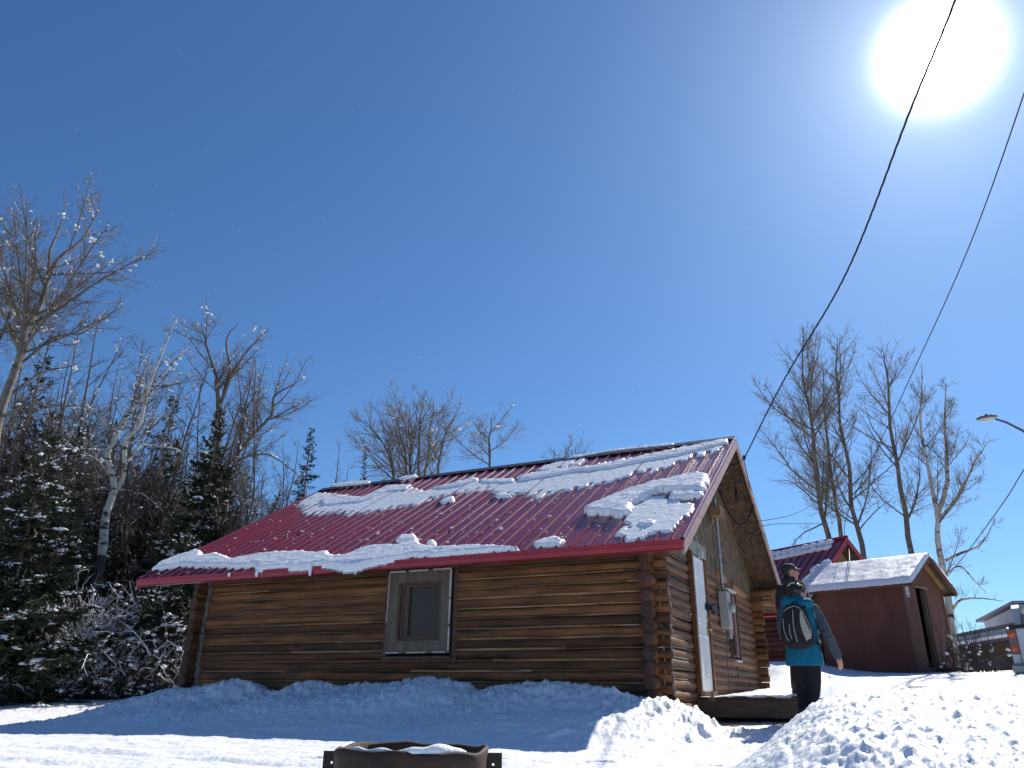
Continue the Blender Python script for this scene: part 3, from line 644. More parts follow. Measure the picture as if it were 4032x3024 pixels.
# ---------------------------------------------------------------- snow lying on the cabin roof
POLY=[
(.022,[(-3.23,4.61),(-3.14,4.96),(-2.85,5.24),(-2.52,5.3),(-2.16,5.0),(-2.2,4.67),(-2.75,4.54),(-3.11,4.5)]),
(.022,[(-8.91,4.07),(-9.13,4.71),(-9.14,5.13),(-8.45,4.83),(-7.13,4.09),(-6.94,4.87),(-6.18,4.54),(-5.49,4.12),(-4.78,4.37),(-4.54,4.6),(-4.47,4.51),(-3.76,4.18),(-3.42,4.12),(-3.5,4.39),(-2.53,4.45),(-2.2,4.57),(-1.67,4.6),(-1.03,4.83),(-0.4,5.13),(-0.08,5.24),(0.55,5.23),(0.56,4.84),(0.48,4.5),(0.29,4.16),(0.04,4.15),(-0.15,3.83),(-0.47,3.4),(-0.78,3.52),(-0.97,3.27),(-1.22,3.05),(-1.51,2.94),(-1.65,2.89),(-2.09,2.73),(-2.35,2.57),(-2.58,2.78),(-3.11,3.06),(-3.86,3.41),(-4.39,3.47),(-4.92,3.36),(-4.89,3.07),(-5.55,2.84),(-6.13,2.78),(-6.37,2.64),(-6.93,3.0),(-7.62,3.01),(-8.21,3.45)]),
(.025,[(-0.4,1.11),(-0.38,1.58),(-0.09,2.09),(0.27,1.63),(0.57,1.39),(0.59,1.0),(0.54,0.59),(0.44,0.28),(0.19,0.23),(0.06,0.1),(-0.07,0.06),(-0.32,0.18),(-0.37,0.45),(-0.24,0.7),(-0.39,0.99)]),
(.023,[(-2.46,1.01),(-2.38,1.07),(-2.31,0.97),(-2.41,0.94)]),
(.038,[(-3.41,3.05),(-3.28,3.11),(-2.97,2.99),(-2.96,2.8),(-3.26,2.84)]),
(.038,[(-3.51,0.7),(-3.39,0.76),(-3.2,0.5),(-3.35,0.45)]),
(.038,[(-4.37,4.38),(-4.01,4.31),(-3.45,4.11),(-3.31,3.79),(-3.71,3.9),(-4.18,4.07)]),
(.038,[(-4.56,2.97),(-4.46,3.21),(-4.36,3.29),(-4.18,2.92),(-4.39,2.87)]),
(.038,[(-8.32,4.21),(-8.05,4.51),(-7.07,4.08),(-6.94,4.87),(-6.17,4.67),(-6.04,4.24),(-6.57,4.29),(-6.67,3.89),(-6.81,3.64),(-7.46,3.71),(-7.83,3.7)]),
(.046,[(-0.1,0.67),(0.04,0.81),(0.15,0.75),(0.16,0.61),(0.0,0.54)]),
(.046,[(-1.51,0.24),(-1.39,0.39),(-1.26,0.47),(-1.02,0.25),(-1.02,0.08),(-1.27,0.07),(-1.37,0.05)]),
(.046,[(-2.83,5.19),(-2.57,5.47),(-2.11,5.46),(-1.76,5.58),(-1.19,5.52),(-0.53,5.43),(-0.45,5.22),(-1.14,5.31),(-1.89,5.36),(-2.38,5.24)]),
(.046,[(-5.37,4.14),(-4.95,4.3),(-4.74,4.54),(-4.58,4.64),(-4.39,4.35),(-4.57,4.05),(-5.04,4.0)]),
(.053,[(-3.45,4.19),(-3.05,4.35),(-2.53,4.45),(-1.95,4.34),(-1.45,4.44),(-0.73,4.76),(-0.36,4.91),(0.55,5.23),(0.57,4.91),(-0.26,4.41),(-0.89,4.26),(-1.51,4.04),(-2.22,4.08),(-2.89,3.92),(-3.24,3.88)]),
(.053,[(-4.21,0.88),(-4.22,1.08),(-3.96,1.11),(-3.75,0.87),(-3.69,0.67),(-4.07,0.74)]),
(.053,[(-7.01,5.34),(-6.89,5.54),(-6.54,5.53),(-6.29,5.22),(-6.75,5.17)]),
(.075,[(-9.22,0.36),(-9.4,0.68),(-9.36,0.93),(-9.2,1.12),(-9.09,1.33),(-8.77,1.18),(-8.52,0.92),(-8.2,1.0),(-7.94,0.87),(-7.45,0.58),(-7.14,0.69),(-6.6,0.76),(-5.96,0.69),(-5.63,0.56),(-5.46,0.53),(-5.32,0.58),(-5.11,0.36),(-4.79,0.3),(-4.65,0.54),(-4.5,0.66),(-3.91,0.59),(-3.67,0.68),(-3.38,0.46),(-3.13,0.34),(-2.85,0.32),(-2.32,0.26),(-2.02,0.19),(-1.7,0.08),(-1.63,0.05),(-1.63,-0.02),(-1.89,0.02),(-2.15,-0.02),(-2.57,-0.03),(-2.99,-0.06),(-3.3,0.06),(-3.68,-0.09),(-4.05,-0.23),(-4.23,-0.43),(-4.44,-0.4),(-4.83,-0.15),(-5.16,-0.03),(-5.19,-0.17),(-5.48,-0.16),(-5.95,0.01),(-6.18,-0.06),(-6.2,-0.17),(-6.53,0.13),(-7.01,0.13),(-7.28,0.24),(-8.06,0.35),(-8.63,0.48),(-9.16,0.35)]),
(.061,[(-9.16,5.63),(-8.63,5.64),(-8.37,5.65),(-7.8,5.49),(-7.59,5.19),(-8.35,5.25),(-8.89,5.35)]),
(.068,[(0.03,2.05),(0.2,2.0),(0.33,2.0),(0.61,1.91),(0.67,1.64),(0.42,1.66),(0.15,1.69),(0.1,1.77)]),
(.099,[(-1.19,1.47),(-1.17,1.59),(-1.05,1.77),(-0.92,1.99),(-0.71,2.29),(-0.34,2.59),(0.05,2.79),(0.37,2.92),(0.57,2.7),(0.63,2.39),(0.64,2.03),(0.62,1.86),(0.33,2.0),(0.02,2.1),(-0.1,2.14),(-0.3,1.81),(-0.38,1.58),(-0.33,1.24),(-0.42,1.0),(-0.69,1.22),(-0.99,1.3)]),
]
def inside(px,py,poly):
    poly=np.array(poly); c=np.zeros(px.shape,bool); j=len(poly)-1; dmin=np.full(px.shape,9.)
    for i in range(len(poly)):
        x1,y1=poly[i];x2,y2=poly[j]
        if y1!=y2: c^=((y1>py)!=(y2>py))&(px<(x2-x1)*(py-y1)/(y2-y1)+x1)
        dx,dy=x2-x1,y2-y1; t=np.clip(((px-x1)*dx+(py-y1)*dy)/(dx*dx+dy*dy+1e-9),0,1); dmin=np.minimum(dmin,np.hypot(px-x1-t*dx,py-y1-t*dy)); j=i
    return np.where(c,dmin,-dmin)
def roof_snow():
    AL=CB['AL']; ca,sa=math.cos(AL),math.sin(AL); step=.019
    xs=np.arange(-9.45,.70,step); ss=np.arange(-.34,5.72,step)
    X,Sg=np.meshgrid(xs,ss,indexing='ij')
    Xn=X+.035*fbm(X*5,Sg*5,3)+.02*fbm(X*17,Sg*17,2); Sn=np.where(Sg<0,Sg*2.3,Sg)+.05*fbm(X*6+9,Sg*3,3)+.025*fbm(X*19,Sg*19+4,2)
    T=np.zeros_like(X)-1
    for th,poly in POLY:
        pa=np.array(poly); bx=(pa[:,0].min()-.15,pa[:,0].max()+.15); by=(pa[:,1].min()-.15,pa[:,1].max()+.15)
        i0,i1=np.searchsorted(xs,bx); j0,j1=np.searchsorted(ss,by); sl=(slice(i0,i1),slice(j0,j1))
        if i1<=i0 or j1<=j0: continue
        if th<.03: d=inside(X[sl]+.05*fbm(X[sl]*8,Sg[sl]*5,3),Sg[sl]+.30*fbm(X[sl]*7+3,Sg[sl]*1.4,3),poly)
        else: d=inside(Xn[sl],Sn[sl],poly)
        if th<.03:
            t=th*np.clip(d/.05,-1,1)*.9+.006*fbm(X[sl]*9,Sg[sl]*9,3)+.005*fbm(X[sl]*30,Sg[sl]*30,2)
            t=np.where(d>0,t+.002,-1)
            ribp=np.abs(((X[sl]-CB['LX'])%.2286)-.021); t=np.where((ribp<.026)&(t<.034)&(d<(.16 if th<.023 else .035)+.30*per(X[sl]*1.1,Sg[sl]*2)*(th<.023)),-1,t+.004)
        else:
            wdt=min(.09,th*1.1)
            q=np.clip(d/wdt,0,1); t=th*np.sqrt(1-(1-q)**2)*(1+(.10 if th>.06 else .24)*fbm(X[sl]*5,Sg[sl]*5,3))+.007*fbm(X[sl]*20,Sg[sl]*20,3)*q+ .010*(np.abs(fbm(X[sl]*2.5,Sg[sl]*22,2)))*q
            t=np.where(d>0,np.maximum(t,.006)+.006,-1)
        T[sl]=np.maximum(T[sl],t)
    rib=np.abs(((X-CB['LX'])%.2286)-.021)
    # only keep what has snow
    keep=T>.0
    keep&=(X<.70)
    Tt=np.where(keep,T,0)
    droop=np.where(Sg<0,-(Sg**2)*1.3,0)
    base=-.012
    y=-CB['EY']+Sg*ca; z=CB['EZ']+Sg*sa
    V=np.stack([X,y-sa*(Tt+.004),z+ca*(Tt+.004)+droop],-1); B=np.stack([X,y-sa*base*0,z+base+droop*1.0-np.where(Sg<0,.03,0)],-1)
    n1,n2=X.shape; idx=np.arange(n1*n2).reshape(n1,n2)
    q=keep[:-1,:-1]&keep[1:,:-1]&keep[1:,1:]&keep[:-1,1:]
    a,b,c,d=idx[:-1,:-1][q],idx[1:,:-1][q],idx[1:,1:][q],idx[:-1,1:][q]
    F=np.stack([a,b,c,d],1)
    # rim: drop boundary vertices to the sheet
    qq=np.zeros((n1+1,n2+1),bool); qq[1:-1,1:-1]=q
    allin=qq[:-1,:-1]&qq[1:,:-1]&qq[:-1,1:]&qq[1:,1:]; anyin=qq[:-1,:-1]|qq[1:,:-1]|qq[:-1,1:]|qq[1:,1:]
    rim=anyin&~allin
    V[rim]=np.stack([X,y,z+.001+droop-np.where(Sg<0,.02,0)],-1)[rim]
    Vf=V.reshape(-1,3); Fb=(F[:,::-1]+n1*n2); Bf=B.reshape(-1,3)
    # weld bottom at rim: bottom only needed below the eave overhang
    low=(Sg<.03); lowq=low[:-1,:-1][q]
    used=np.unique(np.concatenate([F.ravel(),Fb[lowq].ravel()])); VV=np.vstack([Vf,Bf]); mp=np.full(len(VV),-1); mp[used]=np.arange(len(used))
    m=MB(); m.add(VV[used],mp[np.vstack([F,Fb[lowq]])],0,.5)
    # crumbs rolled down the roof
    r=np.random.default_rng(4); C=[];Sc=[]
    for _ in range(420):
        x=r.uniform(-9,.55); s=abs(r.normal(0,1))*1.9+.1
        if s>5.4: continue
        t=r.choice([.006,.009,.013,.02],p=[.45,.3,.18,.07]); C.append((x,-CB['EY']+s*ca-sa*(.02+t*.5),CB['EZ']+s*sa+ca*(.02+t*.5))); Sc.append((t*1.5,t*1.2,t*.8))
    m.blobs(np.array(C),np.array(Sc))
    # small icicles and hanging lumps on the eave
    for x,l in((-5.2,.10),(-4.33,.12),(-4.28,.05),(-6.3,.07),(-6.9,.04),(-4.6,.05),(-4.1,.04)):
        m.ball((x,-CB['EY']-.05,CB['EZ']-.02-l*.3),(.03,.03,l),None,0,.5,7,6)
    o=m.build('roof_snow',M['roofsnow']); tag(o,'snow left in bands and slabs on the red roof of the log cabin','snow',kind='stuff')
roof_snow()
# ---------------------------------------------------------------- porch deck
def deck():
    root=empty('porch_deck',(1.2,4,-.4)); tag(root,'low timber deck under the white door, snow on top','deck')
    inv=Matrix.Translation(-Vector(root.location))
    m=MB(); m.box((.83,1.86,-.225),(1.55,.07,.24),v=.3,bev=.01); o=m.build('front_beam',M['plank'],root); o.matrix_parent_inverse=inv
    m=MB()
    for i in range(14): m.box((.83,1.86+i*.42+.17,-.085),(1.62,.40,.035),v=i/14,bev=.004)
    m.box((1.58,4.6,-.225),(.07,5.4,.24),v=.6,bev=.01); o=m.build('deck_boards',M['plank'],root); o.matrix_parent_inverse=inv
    m=MB(); m.box((.3,1.815,-.05),(.05,.03,.10),v=.6); o=m.build('broken_slat',M['rawwood'],root); o.matrix_parent_inverse=inv
    # snow on the deck
    xs=np.linspace(.10,1.66,90); ys=np.linspace(1.78,7.6,240); X,Y=np.meshgrid(xs,ys,indexing='ij')
    e=np.minimum.reduce([X-.10,1.66-X,Y-1.78+.04*fbm(X*5,Y*0,2),7.6-Y]); t=np.clip(e/.08,0,1)
    amp=.045+.02*fbm(X*3,Y*3,3)+.02*np.abs(fbm(X*9,Y*9,3))+.10*sst(.9,1.5,X)*sst(1.9,3.2,Y)+.09*sst(3.5,6,Y)
    amp=amp*(.12+.88*sst(.2,.75,X+.12*per(X*3,Y*3)+ (Y>3)*.35))
    Z=-.066+np.sqrt(1-(1-t)**2)*amp-.01
    idx=np.arange(X.size).reshape(X.shape); F=np.stack([idx[:-1,:-1],idx[1:,:-1],idx[1:,1:],idx[:-1,1:]],-1).reshape(-1,4)
    m=MB(); m.add(np.stack([X,Y,Z],-1).reshape(-1,3),F); o=m.build('deck_snow',M['snow'],root); o.matrix_parent_inverse=inv
deck()
# ---------------------------------------------------------------- brown shed
def frame_of(o,ax):
    """local frame helper: origin o, front axis angle ax"""
    u=np.array([math.cos(ax),math.sin(ax),0]); v=np.array([-math.sin(ax),math.cos(ax),0]); o=np.array(o,float)
    return lambda s,t,z: o+u*s+v*t+np.array([0,0,z]), np.stack([u,v,[0,0,1]],1)
def shed():
    th=-.389; zb=.5; W=2.56; Ls=2.25; zt=2.75; rzz=3.48; fo=.32; eo=.16; d1,d2=.82,1.45; door0,door1=.66,2.61
    root=empty('wooden_shed',(3.0,11.88,.3)); tag(root,'small brown wooden shed with snow covered roof and open dark doorway','shed')
    P,Rm=frame_of((3.0,11.88,0),th); inv=Matrix.Translation(-Vector(root.location))
    def fin(o,p=None): o.parent=p or root; o.matrix_parent_inverse=inv if p is None else p.matrix_parent_inverse; 
    def part(m,name,mat,p=None):
        o=m.build(name,mat); 
        o.parent=p or root; o.matrix_parent_inverse=inv if p is None else Matrix.Identity(4)
        return o
    def bx(m,s0,s1,t0,t1,z0,z1,v=.5,bev=.004,mat=0): m.box(P((s0+s1)/2,(t0+t1)/2,(z0+z1)/2),(s1-s0,t1-t0,z1-z0),rot=Rm,v=v,bev=bev,mat=mat)
    zf=.15
    m=MB(); bx(m,-Ls,-.0,0,.03,zf,zt,bev=0); bx(m,-1.17,-1.13,-.009,-.0005,zf+.3,zt-.16,v=.8); bx(m,-Ls,-.0,-.012,-.0005,zf+.02,zf+.28,v=.2); bx(m,-Ls,0,-.014,-.0005,zt-.15,zt-.02); bx(m,-Ls,0,W-.03,W,zf,zt,bev=0); bx(m,-Ls,-Ls+.03,.031,W-.031,zf,zt,bev=0); part(m,'side_wall',M['shed'])
    m=MB(); bx(m,.001,.03,-.002,d1,zf,zt,v=.2,bev=0); bx(m,.001,.03,d2,W+.002,zf,zt,v=.6,bev=0); bx(m,.001,.03,d1+.001,d2-.001,door1,zt,bev=0); bx(m,.001,.03,d1+.001,d2-.001,zf,door0,bev=0)
    a=[P(.001,0,zt+.001),P(.001,W,zt+.001),P(.001,W/2,rzz-.05)]; m.prism(a,P(.028,0,0)-P(0,0,0)); b_=[P(-Ls+.001,0,zt),P(-Ls+.001,W,zt),P(-Ls+.001,W/2,rzz-.05)]; m.prism(b_,P(.03,0,0)-P(0,0,0)); fr=part(m,'front_wall',M['shed'])
    m=MB(); bx(m,.031,.05,-.012,.11,zf,zt+.02); part(m,'corner_board',M['shed']); m=MB(); bx(m,.031,.05,W-.10,W+.012,zf,zt+.02); part(m,'corner_board',M['shed'])
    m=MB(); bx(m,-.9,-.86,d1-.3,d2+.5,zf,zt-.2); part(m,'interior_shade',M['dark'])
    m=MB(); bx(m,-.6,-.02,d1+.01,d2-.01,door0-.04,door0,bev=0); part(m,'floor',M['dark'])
    m=MB(); bx(m,.032,.058,d1-.06,d2+.10,door1+.002,door1+.035); 
    part(m,'lintel',M['rawwood']); m=MB(); bx(m,-.10,.0005,d2-.05,d2-.001,door0,door1,v=.2,bev=0); part(m,'door_jamb',M['oldwood'])
    m=MB(); bx(m,-.5,-.46,d1+.02,d2-.06,door0+.42,door0+.46); part(m,'inner_shelf',M['plank'])
    sl=(rzz-zt)/(W/2); e0=-eo; ez=zt-sl*eo
    rf=MB(); 
    for side in(-1,1):
        t0=-eo if side<0 else W+eo
        c=[P(-Ls-.12,t0,ez),P(-Ls-.12,W/2,rzz),P(-Ls-.12,W/2,rzz-.05),P(-Ls-.12,t0,ez-.05)]; rf.prism(c,P(Ls+.12+fo,0,0)-P(0,0,0))
    roof=part(rf,'roof',M['plank']); 
    for side in(-1,1):
        t0=-eo-.01 if side<0 else W+eo+.01
        m=MB(); c=[P(fo,t0,ez+.02),P(fo,W/2,rzz+.02),P(fo,W/2,rzz-.13),P(fo,t0,ez-.13)]; m.prism(c,P(.03,0,0)-P(0,0,0)); part(m,'barge_board',M['shedtrim'],roof)
        m=MB(); bx(m,-Ls-.12,fo,t0-.012,t0+.012,ez-.13,ez+.01,bev=0); part(m,'fascia',M['shedtrim'],roof)
    m=MB(); c=[P(.06,W/2+.05,rzz-.09),P(.06,W+.0,zt-.02),P(.06,W-.12,zt-.06),P(.06,W/2-.02,rzz-.16)]; m.prism(c,P(.09,0,0)-P(0,0,0)); part(m,'soffit_batten',pmat('yellowed_wood',(.42,.24,.06),(.2,.12,.05),scale=3,rough=.8),roof)
    m=MB(); bx(m,.05,fo,W/2-.05,W/2+.06,rzz-.24,rzz-.13,v=.4); part(m,'ridge_beam',M['shedtrim'],roof)
    m=MB(); bx(m,.051,.7,d1+.4,d2+.75,.60,.66,v=.2); bx(m,.60,.66,d1+.42,d2+.72,.2,.60,v=.6); part(m,'door_step',M['plank'])
    m=MB(); bx(m,.66,.72,d1+.42,d1+.52,.15,.78,v=.6); part(m,'step_post',M['rawwood'])
    # snow blanket on the roof
    n1,n2=90,70; s_=np.linspace(-Ls-.16,fo+.05,n1); t_=np.linspace(-eo-.05,W+eo+.05,n2); Sx,T=np.meshgrid(s_,t_,indexing='ij')
    top=rzz-np.abs(T-W/2)*sl; e=np.minimum.reduce([Sx-s_[0],s_[-1]-Sx,T-t_[0],t_[-1]-T]); q=np.clip(e/.07,0,1)
    th_=.085*np.sqrt(1-(1-q)**2)*(1+.3*fbm(Sx*3,T*3,3))+.022*(.3-np.abs(fbm(Sx*9,T*9,3)))*q+.012*fbm(Sx*26,T*26,2)*q
    ridge=-.05*np.exp(-((T-W/2)/.12)**2)
    Z=top+th_+ridge+.012; lo=top-.025*(e<.001)*(1+per(Sx*14,T*14))-.0
    Z=np.where(e<1e-6,top-.03-.03*np.abs(per(Sx*9,T*9)),Z)
    o=np.array([P(a,b,0) for a,b in zip(Sx.ravel(),T.ravel())]); V=o.copy(); V[:,2]=Z.ravel()
    idx=np.arange(n1*n2).reshape(n1,n2); F=np.stack([idx[:-1,:-1],idx[1:,:-1],idx[1:,1:],idx[:-1,1:]],-1).reshape(-1,4)
    m=MB(); m.add(V,F); part(m,'roof_snow',M['roofsnow'],roof)
    # notice by the door
    m=MB(); m.box(P(.0525,.245,2.46),(.003,.21,.29),rot=Rm@rx(.03)); sg=part(m,'notice',pmat('notice_paper',(.62,.60,.62),(.56,.54,.56),rough=.6))
    def text(s,size,t,z,name,mat):
        c=bpy.data.curves.new(name,'FONT'); c.body=s; c.size=size; c.align_x='CENTER'; c.align_y='CENTER'; c.extrude=.0006
        ob=bpy.data.objects.new(name,c); me=bpy.data.meshes.new_from_object(ob); bpy.data.objects.remove(ob)
        me.materials.clear(); me.materials.append(mat)
        X=np.stack([Rm[:,1],Rm[:,2],Rm[:,0]],1); o=P(.0548,t,z)
        co=np.zeros(len(me.vertices)*3); me.vertices.foreach_get('co',co); co=co.reshape(-1,3)@X.T+o; me.vertices.foreach_set('co',co.ravel()); me.update()
        ob=bpy.data.objects.new(name,me); COL.objects.link(ob); ob.parent=sg; return ob
    ink=pmat('dark_ink',(.05,.05,.07)); text('AED',.075,.245,2.555,'lettering',ink)
    m=MB(); 
    for k in range(3): m.box(P(.0548,.245,2.515-k*.014),(.001,.13-.02*k,.004),rot=Rm)
    part(m,'fine_print',pmat('grey_ink',(.35,.33,.38)),sg)
    m=MB(); hp=[(0,-.035),(.034,.004),(.036,.022),(.022,.033),(.008,.028),(0,.016),(-.008,.028),(-.022,.033),(-.036,.022),(-.034,.004)]
    m.prism([P(.0542,.25+a,2.44+b) for a,b in hp],P(.0016,0,0)-P(0,0,0)); part(m,'heart_symbol',pmat('red_ink',(.55,.05,.06)),sg)
    m=MB(); bp=[(-.085,-.035),(.085,-.035),(.085,.0),(.03,-.012),(-.04,.004),(-.085,.01)]
    m.prism([P(.0542,.245+a,2.365+b) for a,b in bp],P(.0012,0,0)-P(0,0,0)); part(m,'dark_band',pmat('green_grey_ink',(.10,.13,.14)),sg)
shed()
# ---------------------------------------------------------------- second log cabin behind
def cabin2():
    th=-.62; A=np.array([1.75,15.6,0]); hw=2.35; ez=2.27; r=2.25; L2=6.2
    P,Rm=frame_of(A,th)   # s along ridge (gable faces +s), t across
    root=empty('rear_cabin',(-.5,17,.3)); tag(root,'second log cabin with red roof, rows of snow under its ridge, half hidden','cabin')
    inv=Matrix.Translation(-Vector(root.location))
    def part(m,name,mat,p=None):
        o=m.build(name,mat); o.parent=p or root; o.matrix_parent_inverse=inv if p is None else Matrix.Identity(4); return o
    m=MB(); 
    rg=np.random.default_rng(3); z=.2
    k=0
    while z<ez+.1:
        for (a,b) in(((-.55,-hw+.45),(-L2,-hw+.45)),((-.55,hw-.45),(-L2,hw-.45))):
            m.tube([P(a[0]+.25,a[1],z),P((a[0]+b[0])/2,a[1],z+.01),P(b[0],b[1],z)],.078,10,0,rg.random())
        m.tube([P(-.55,-hw+.2,z+.07),P(-.55,hw-.2,z+.07)],.078,10,0,rg.random()); z+=.15
    part(m,'log_wall',pmat('red_brown_log',(.19,.07,.035),(.07,.03,.02),scale=3,rough=.7,attr=.5))
    m=MB(); m.prism([P(-.50,-hw+.4,ez),P(-.50,hw-.4,ez),P(-.50,0,ez+r-.1)],P(.04,0,0)-P(0,0,0)); part(m,'gable_board',pmat('orange_plywood',(.34,.17,.06),(.2,.1,.04),scale=4,rough=.75))
    rf=MB(); prof=[]; s=-L2-.2
    while s<-.03:
        for d,h in((0,0),(.015,.03),(.04,.03),(.055,0)): prof.append((s+d,h))
        s+=.3
    prof.append((0,0))
    sn=math.sqrt(hw*hw+r*r)
    for side in(-1,1):
        V=[];n=len(prof)
        for q in(0,.33,.66,1):
            for s_,h in prof: V.append(P(s_,side*(hw*(1-q)+h*r/sn),ez+r*q+h*hw/sn))
        F=[(i*n+j,i*n+j+1,(i+1)*n+j+1,(i+1)*n+j) for i in range(3) for j in range(n-1)]
        if side>0: F=[f[::-1] for f in F]
        rf.add(V,F,0,.5,False)
    roof=part(rf,'roof',M['roof'])
    m=MB()
    for side in(-1,1): 
        c=[P(-L2-.2,side*hw,ez-.01),P(-L2-.2,0,ez+r-.01),P(-L2-.2,0,ez+r-.06),P(-L2-.2,side*hw,ez-.06)]; m.prism(c,P(L2+.2,0,0)-P(0,0,0))
    part(m,'soffit',M['soffit'],roof)
    for side in(-1,1):
        m=MB(); c=[P(0,side*(hw+.02),ez+.02),P(0,0,ez+r+.03),P(0,0,ez+r-.17),P(0,side*(hw+.02),ez-.18)]; m.prism(c,P(.03,0,0)-P(0,0,0)); part(m,'barge_board',M['redtrim'],roof)
        m=MB(); c=[P(-L2-.2,side*(hw+.01),ez+.01),P(-L2-.2,side*(hw+.03),ez-.14)]; m.box(P(-L2/2-.1,side*(hw+.02),ez-.06),(L2+.2,.02,.15),rot=Rm); part(m,'fascia',M['redtrim'],roof)
    m=MB(); m.tubes(np.array([[P(-L2-.2,0,ez+r+.035),P(-L2/2,0,ez+r+.035),P(.03,0,ez+r+.035)]]),np.full((1,3),.05),8); part(m,'ridge_cap',M['roof'],roof)
    # snow: two rows of pillows under the ridge, slump by the barge
    m=MB(); 
    def on(s_,q,side=-1): return P(s_,side*hw*(1-q),ez+r*q)
    slope=math.atan2(r,hw)
    rot=Rm@rx(slope)
    for row,q in((0,.87),(1,.95)):
        s=-L2
        while s<-.35-.0*row:
            w_=.30; m.ball(on(s,q-.01*math.sin(s*2))+np.array([0,0,.04]),(.20,.13,.055+.02*rg.random()),rot,0,.5,12,6,lambda V:1+.12*per(V[:,0]*2+s,V[:,1]*2)); s+=w_*rg.uniform(.85,1.1)
    for _ in range(75):
        q=rg.uniform(.02,.62); wd=.75*(1-q)+.15; s=-.06-abs(rg.normal(0,.33))*wd
        m.ball(on(s,q)+np.array([0,0,.05]),(rg.uniform(.10,.26),rg.uniform(.08,.18),rg.uniform(.04,.10)),rot@rz(rg.uniform(-1,1)),0,.5,10,6,lambda V:1+.3*per(V[:,0]*2+s*9,V[:,1]*2+q*7))
    tag(part(m,'roof_snow',M['roofsnow'],roof),kind='stuff')
    return P(0.02,-.0,ez+r-.25), P
C2,P2_=cabin2()
# ---------------------------------------------------------------- fire ring
def fire_ring():
    c=np.array([.90,-6.95]); z0=hz(*c)-.02; ztop=-.297; Rr=.312
    root=empty('fire_ring',(c[0],c[1],z0)); tag(root,'rusted steel fire ring with bolted side flanges, snow inside','fire ring')
    m=MB(); n=72; a=np.arange(n)*2*np.pi/n; va=math.atan2(FW[1],FW[0])
    # squashed drum: flatter towards the viewer
    q0=a-va; rr=Rr*1.02/(np.abs(np.cos(q0))**2.9+np.abs(np.sin(q0))**2.9)**(1/2.9); dent=.005*np.sin(3*(a-va))+.004*np.sin(9*a)+.004*per(a*4,a*0)
    dirv=np.array([math.cos(va-math.pi/2),math.sin(va-math.pi/2)])
    def ring(r_,z,zz): return np.c_[r_*rr/Rr*np.cos(a),r_*rr/Rr*np.sin(a),np.full(n,z)+zz*dent]
    h=ztop-z0
    rings=[ring(Rr+.01,-.06,0),ring(Rr+.012,h*.3,0),ring(Rr+.006,h*.6,0),ring(Rr+.012,h-.03,1),ring(Rr+.018,h,1),ring(Rr+.008,h+.008,1),ring(Rr-.004,h,1),ring(Rr-.006,h*.5,0),ring(Rr-.006,-.06,0)]
    m.loft(rings,0,.5,False); m.build('ring_wall',M['rust'],root)
    for sg in(-1,1):
        ang=va-math.pi/2 if sg>0 else va+math.pi/2; d=np.array([math.cos(ang),math.sin(ang),0]); 
        Rm=rz(ang); m=MB(); 
        # flange plate with a bolt hole: frame of boxes around the hole
        cx=Rr+.045; zt=h-.012; t=.008
        def b(x0,x1,za,zb): m.box(Rm@np.array([(x0+x1)/2,0,(za+zb)/2]),(x1-x0,t,zb-za),rot=Rm)
        x0,x1=Rr-.005,Rr+.085; hx0,hx1=cx-.004,cx+.006; hz0,hz1=zt-.052,zt-.042
        b(x0,x1,hz1,zt); b(x0,x1,.0,hz0); b(x0,hx0,hz0,hz1); b(hx1,x1,hz0,hz1); m.build('flange',M['darksteel'],root)
    # snow inside, drifting against the near wall
    g=np.linspace(-1,1,50); X,Y=np.meshgrid(g,g,indexing='ij'); k=np.hypot(X,Y); keep=k<1
    xx=X*(Rr-.02); yy=Y*(Rr-.02); tow=-(xx*math.cos(va)+yy*math.sin(va))/Rr; lat=(xx*dirv[0]+yy*dirv[1])/Rr
    Z=h-.075+.085*np.maximum(0,tow)**2*(.7+.6*np.sin(lat*5+1)**2)+.03*fbm(xx*5,yy*5,3)+.012*lat
    idx=np.arange(X.size).reshape(X.shape); q=keep[:-1,:-1]&keep[1:,:-1]&keep[1:,1:]&keep[:-1,1:]
    F=np.stack([idx[:-1,:-1][q],idx[1:,:-1][q],idx[1:,1:][q],idx[:-1,1:][q]],1)
    m=MB(); m.add(np.stack([xx,yy,Z],-1).reshape(-1,3),F)
    us=np.linspace(-.80,.80,40); arc=[];rad=[]
    for u in us:
        vv=-np.array([math.cos(va),math.sin(va)])*math.sqrt(max(0,1-u*u))*Rr*.985+dirv*u*Rr*.985
        hh=.010+.034*max(0,math.sin(u*4.0-.1))*.5+.010*math.sin(u*8+1)**2; hh*=min(1,(.82-abs(u))/.12); arc.append((vv[0],vv[1],h+.002)); rad.append(max(.003,hh))
    m.tube(arc,rad,10)
    m.build('snow_fill',M['snow'],root)
fire_ring()
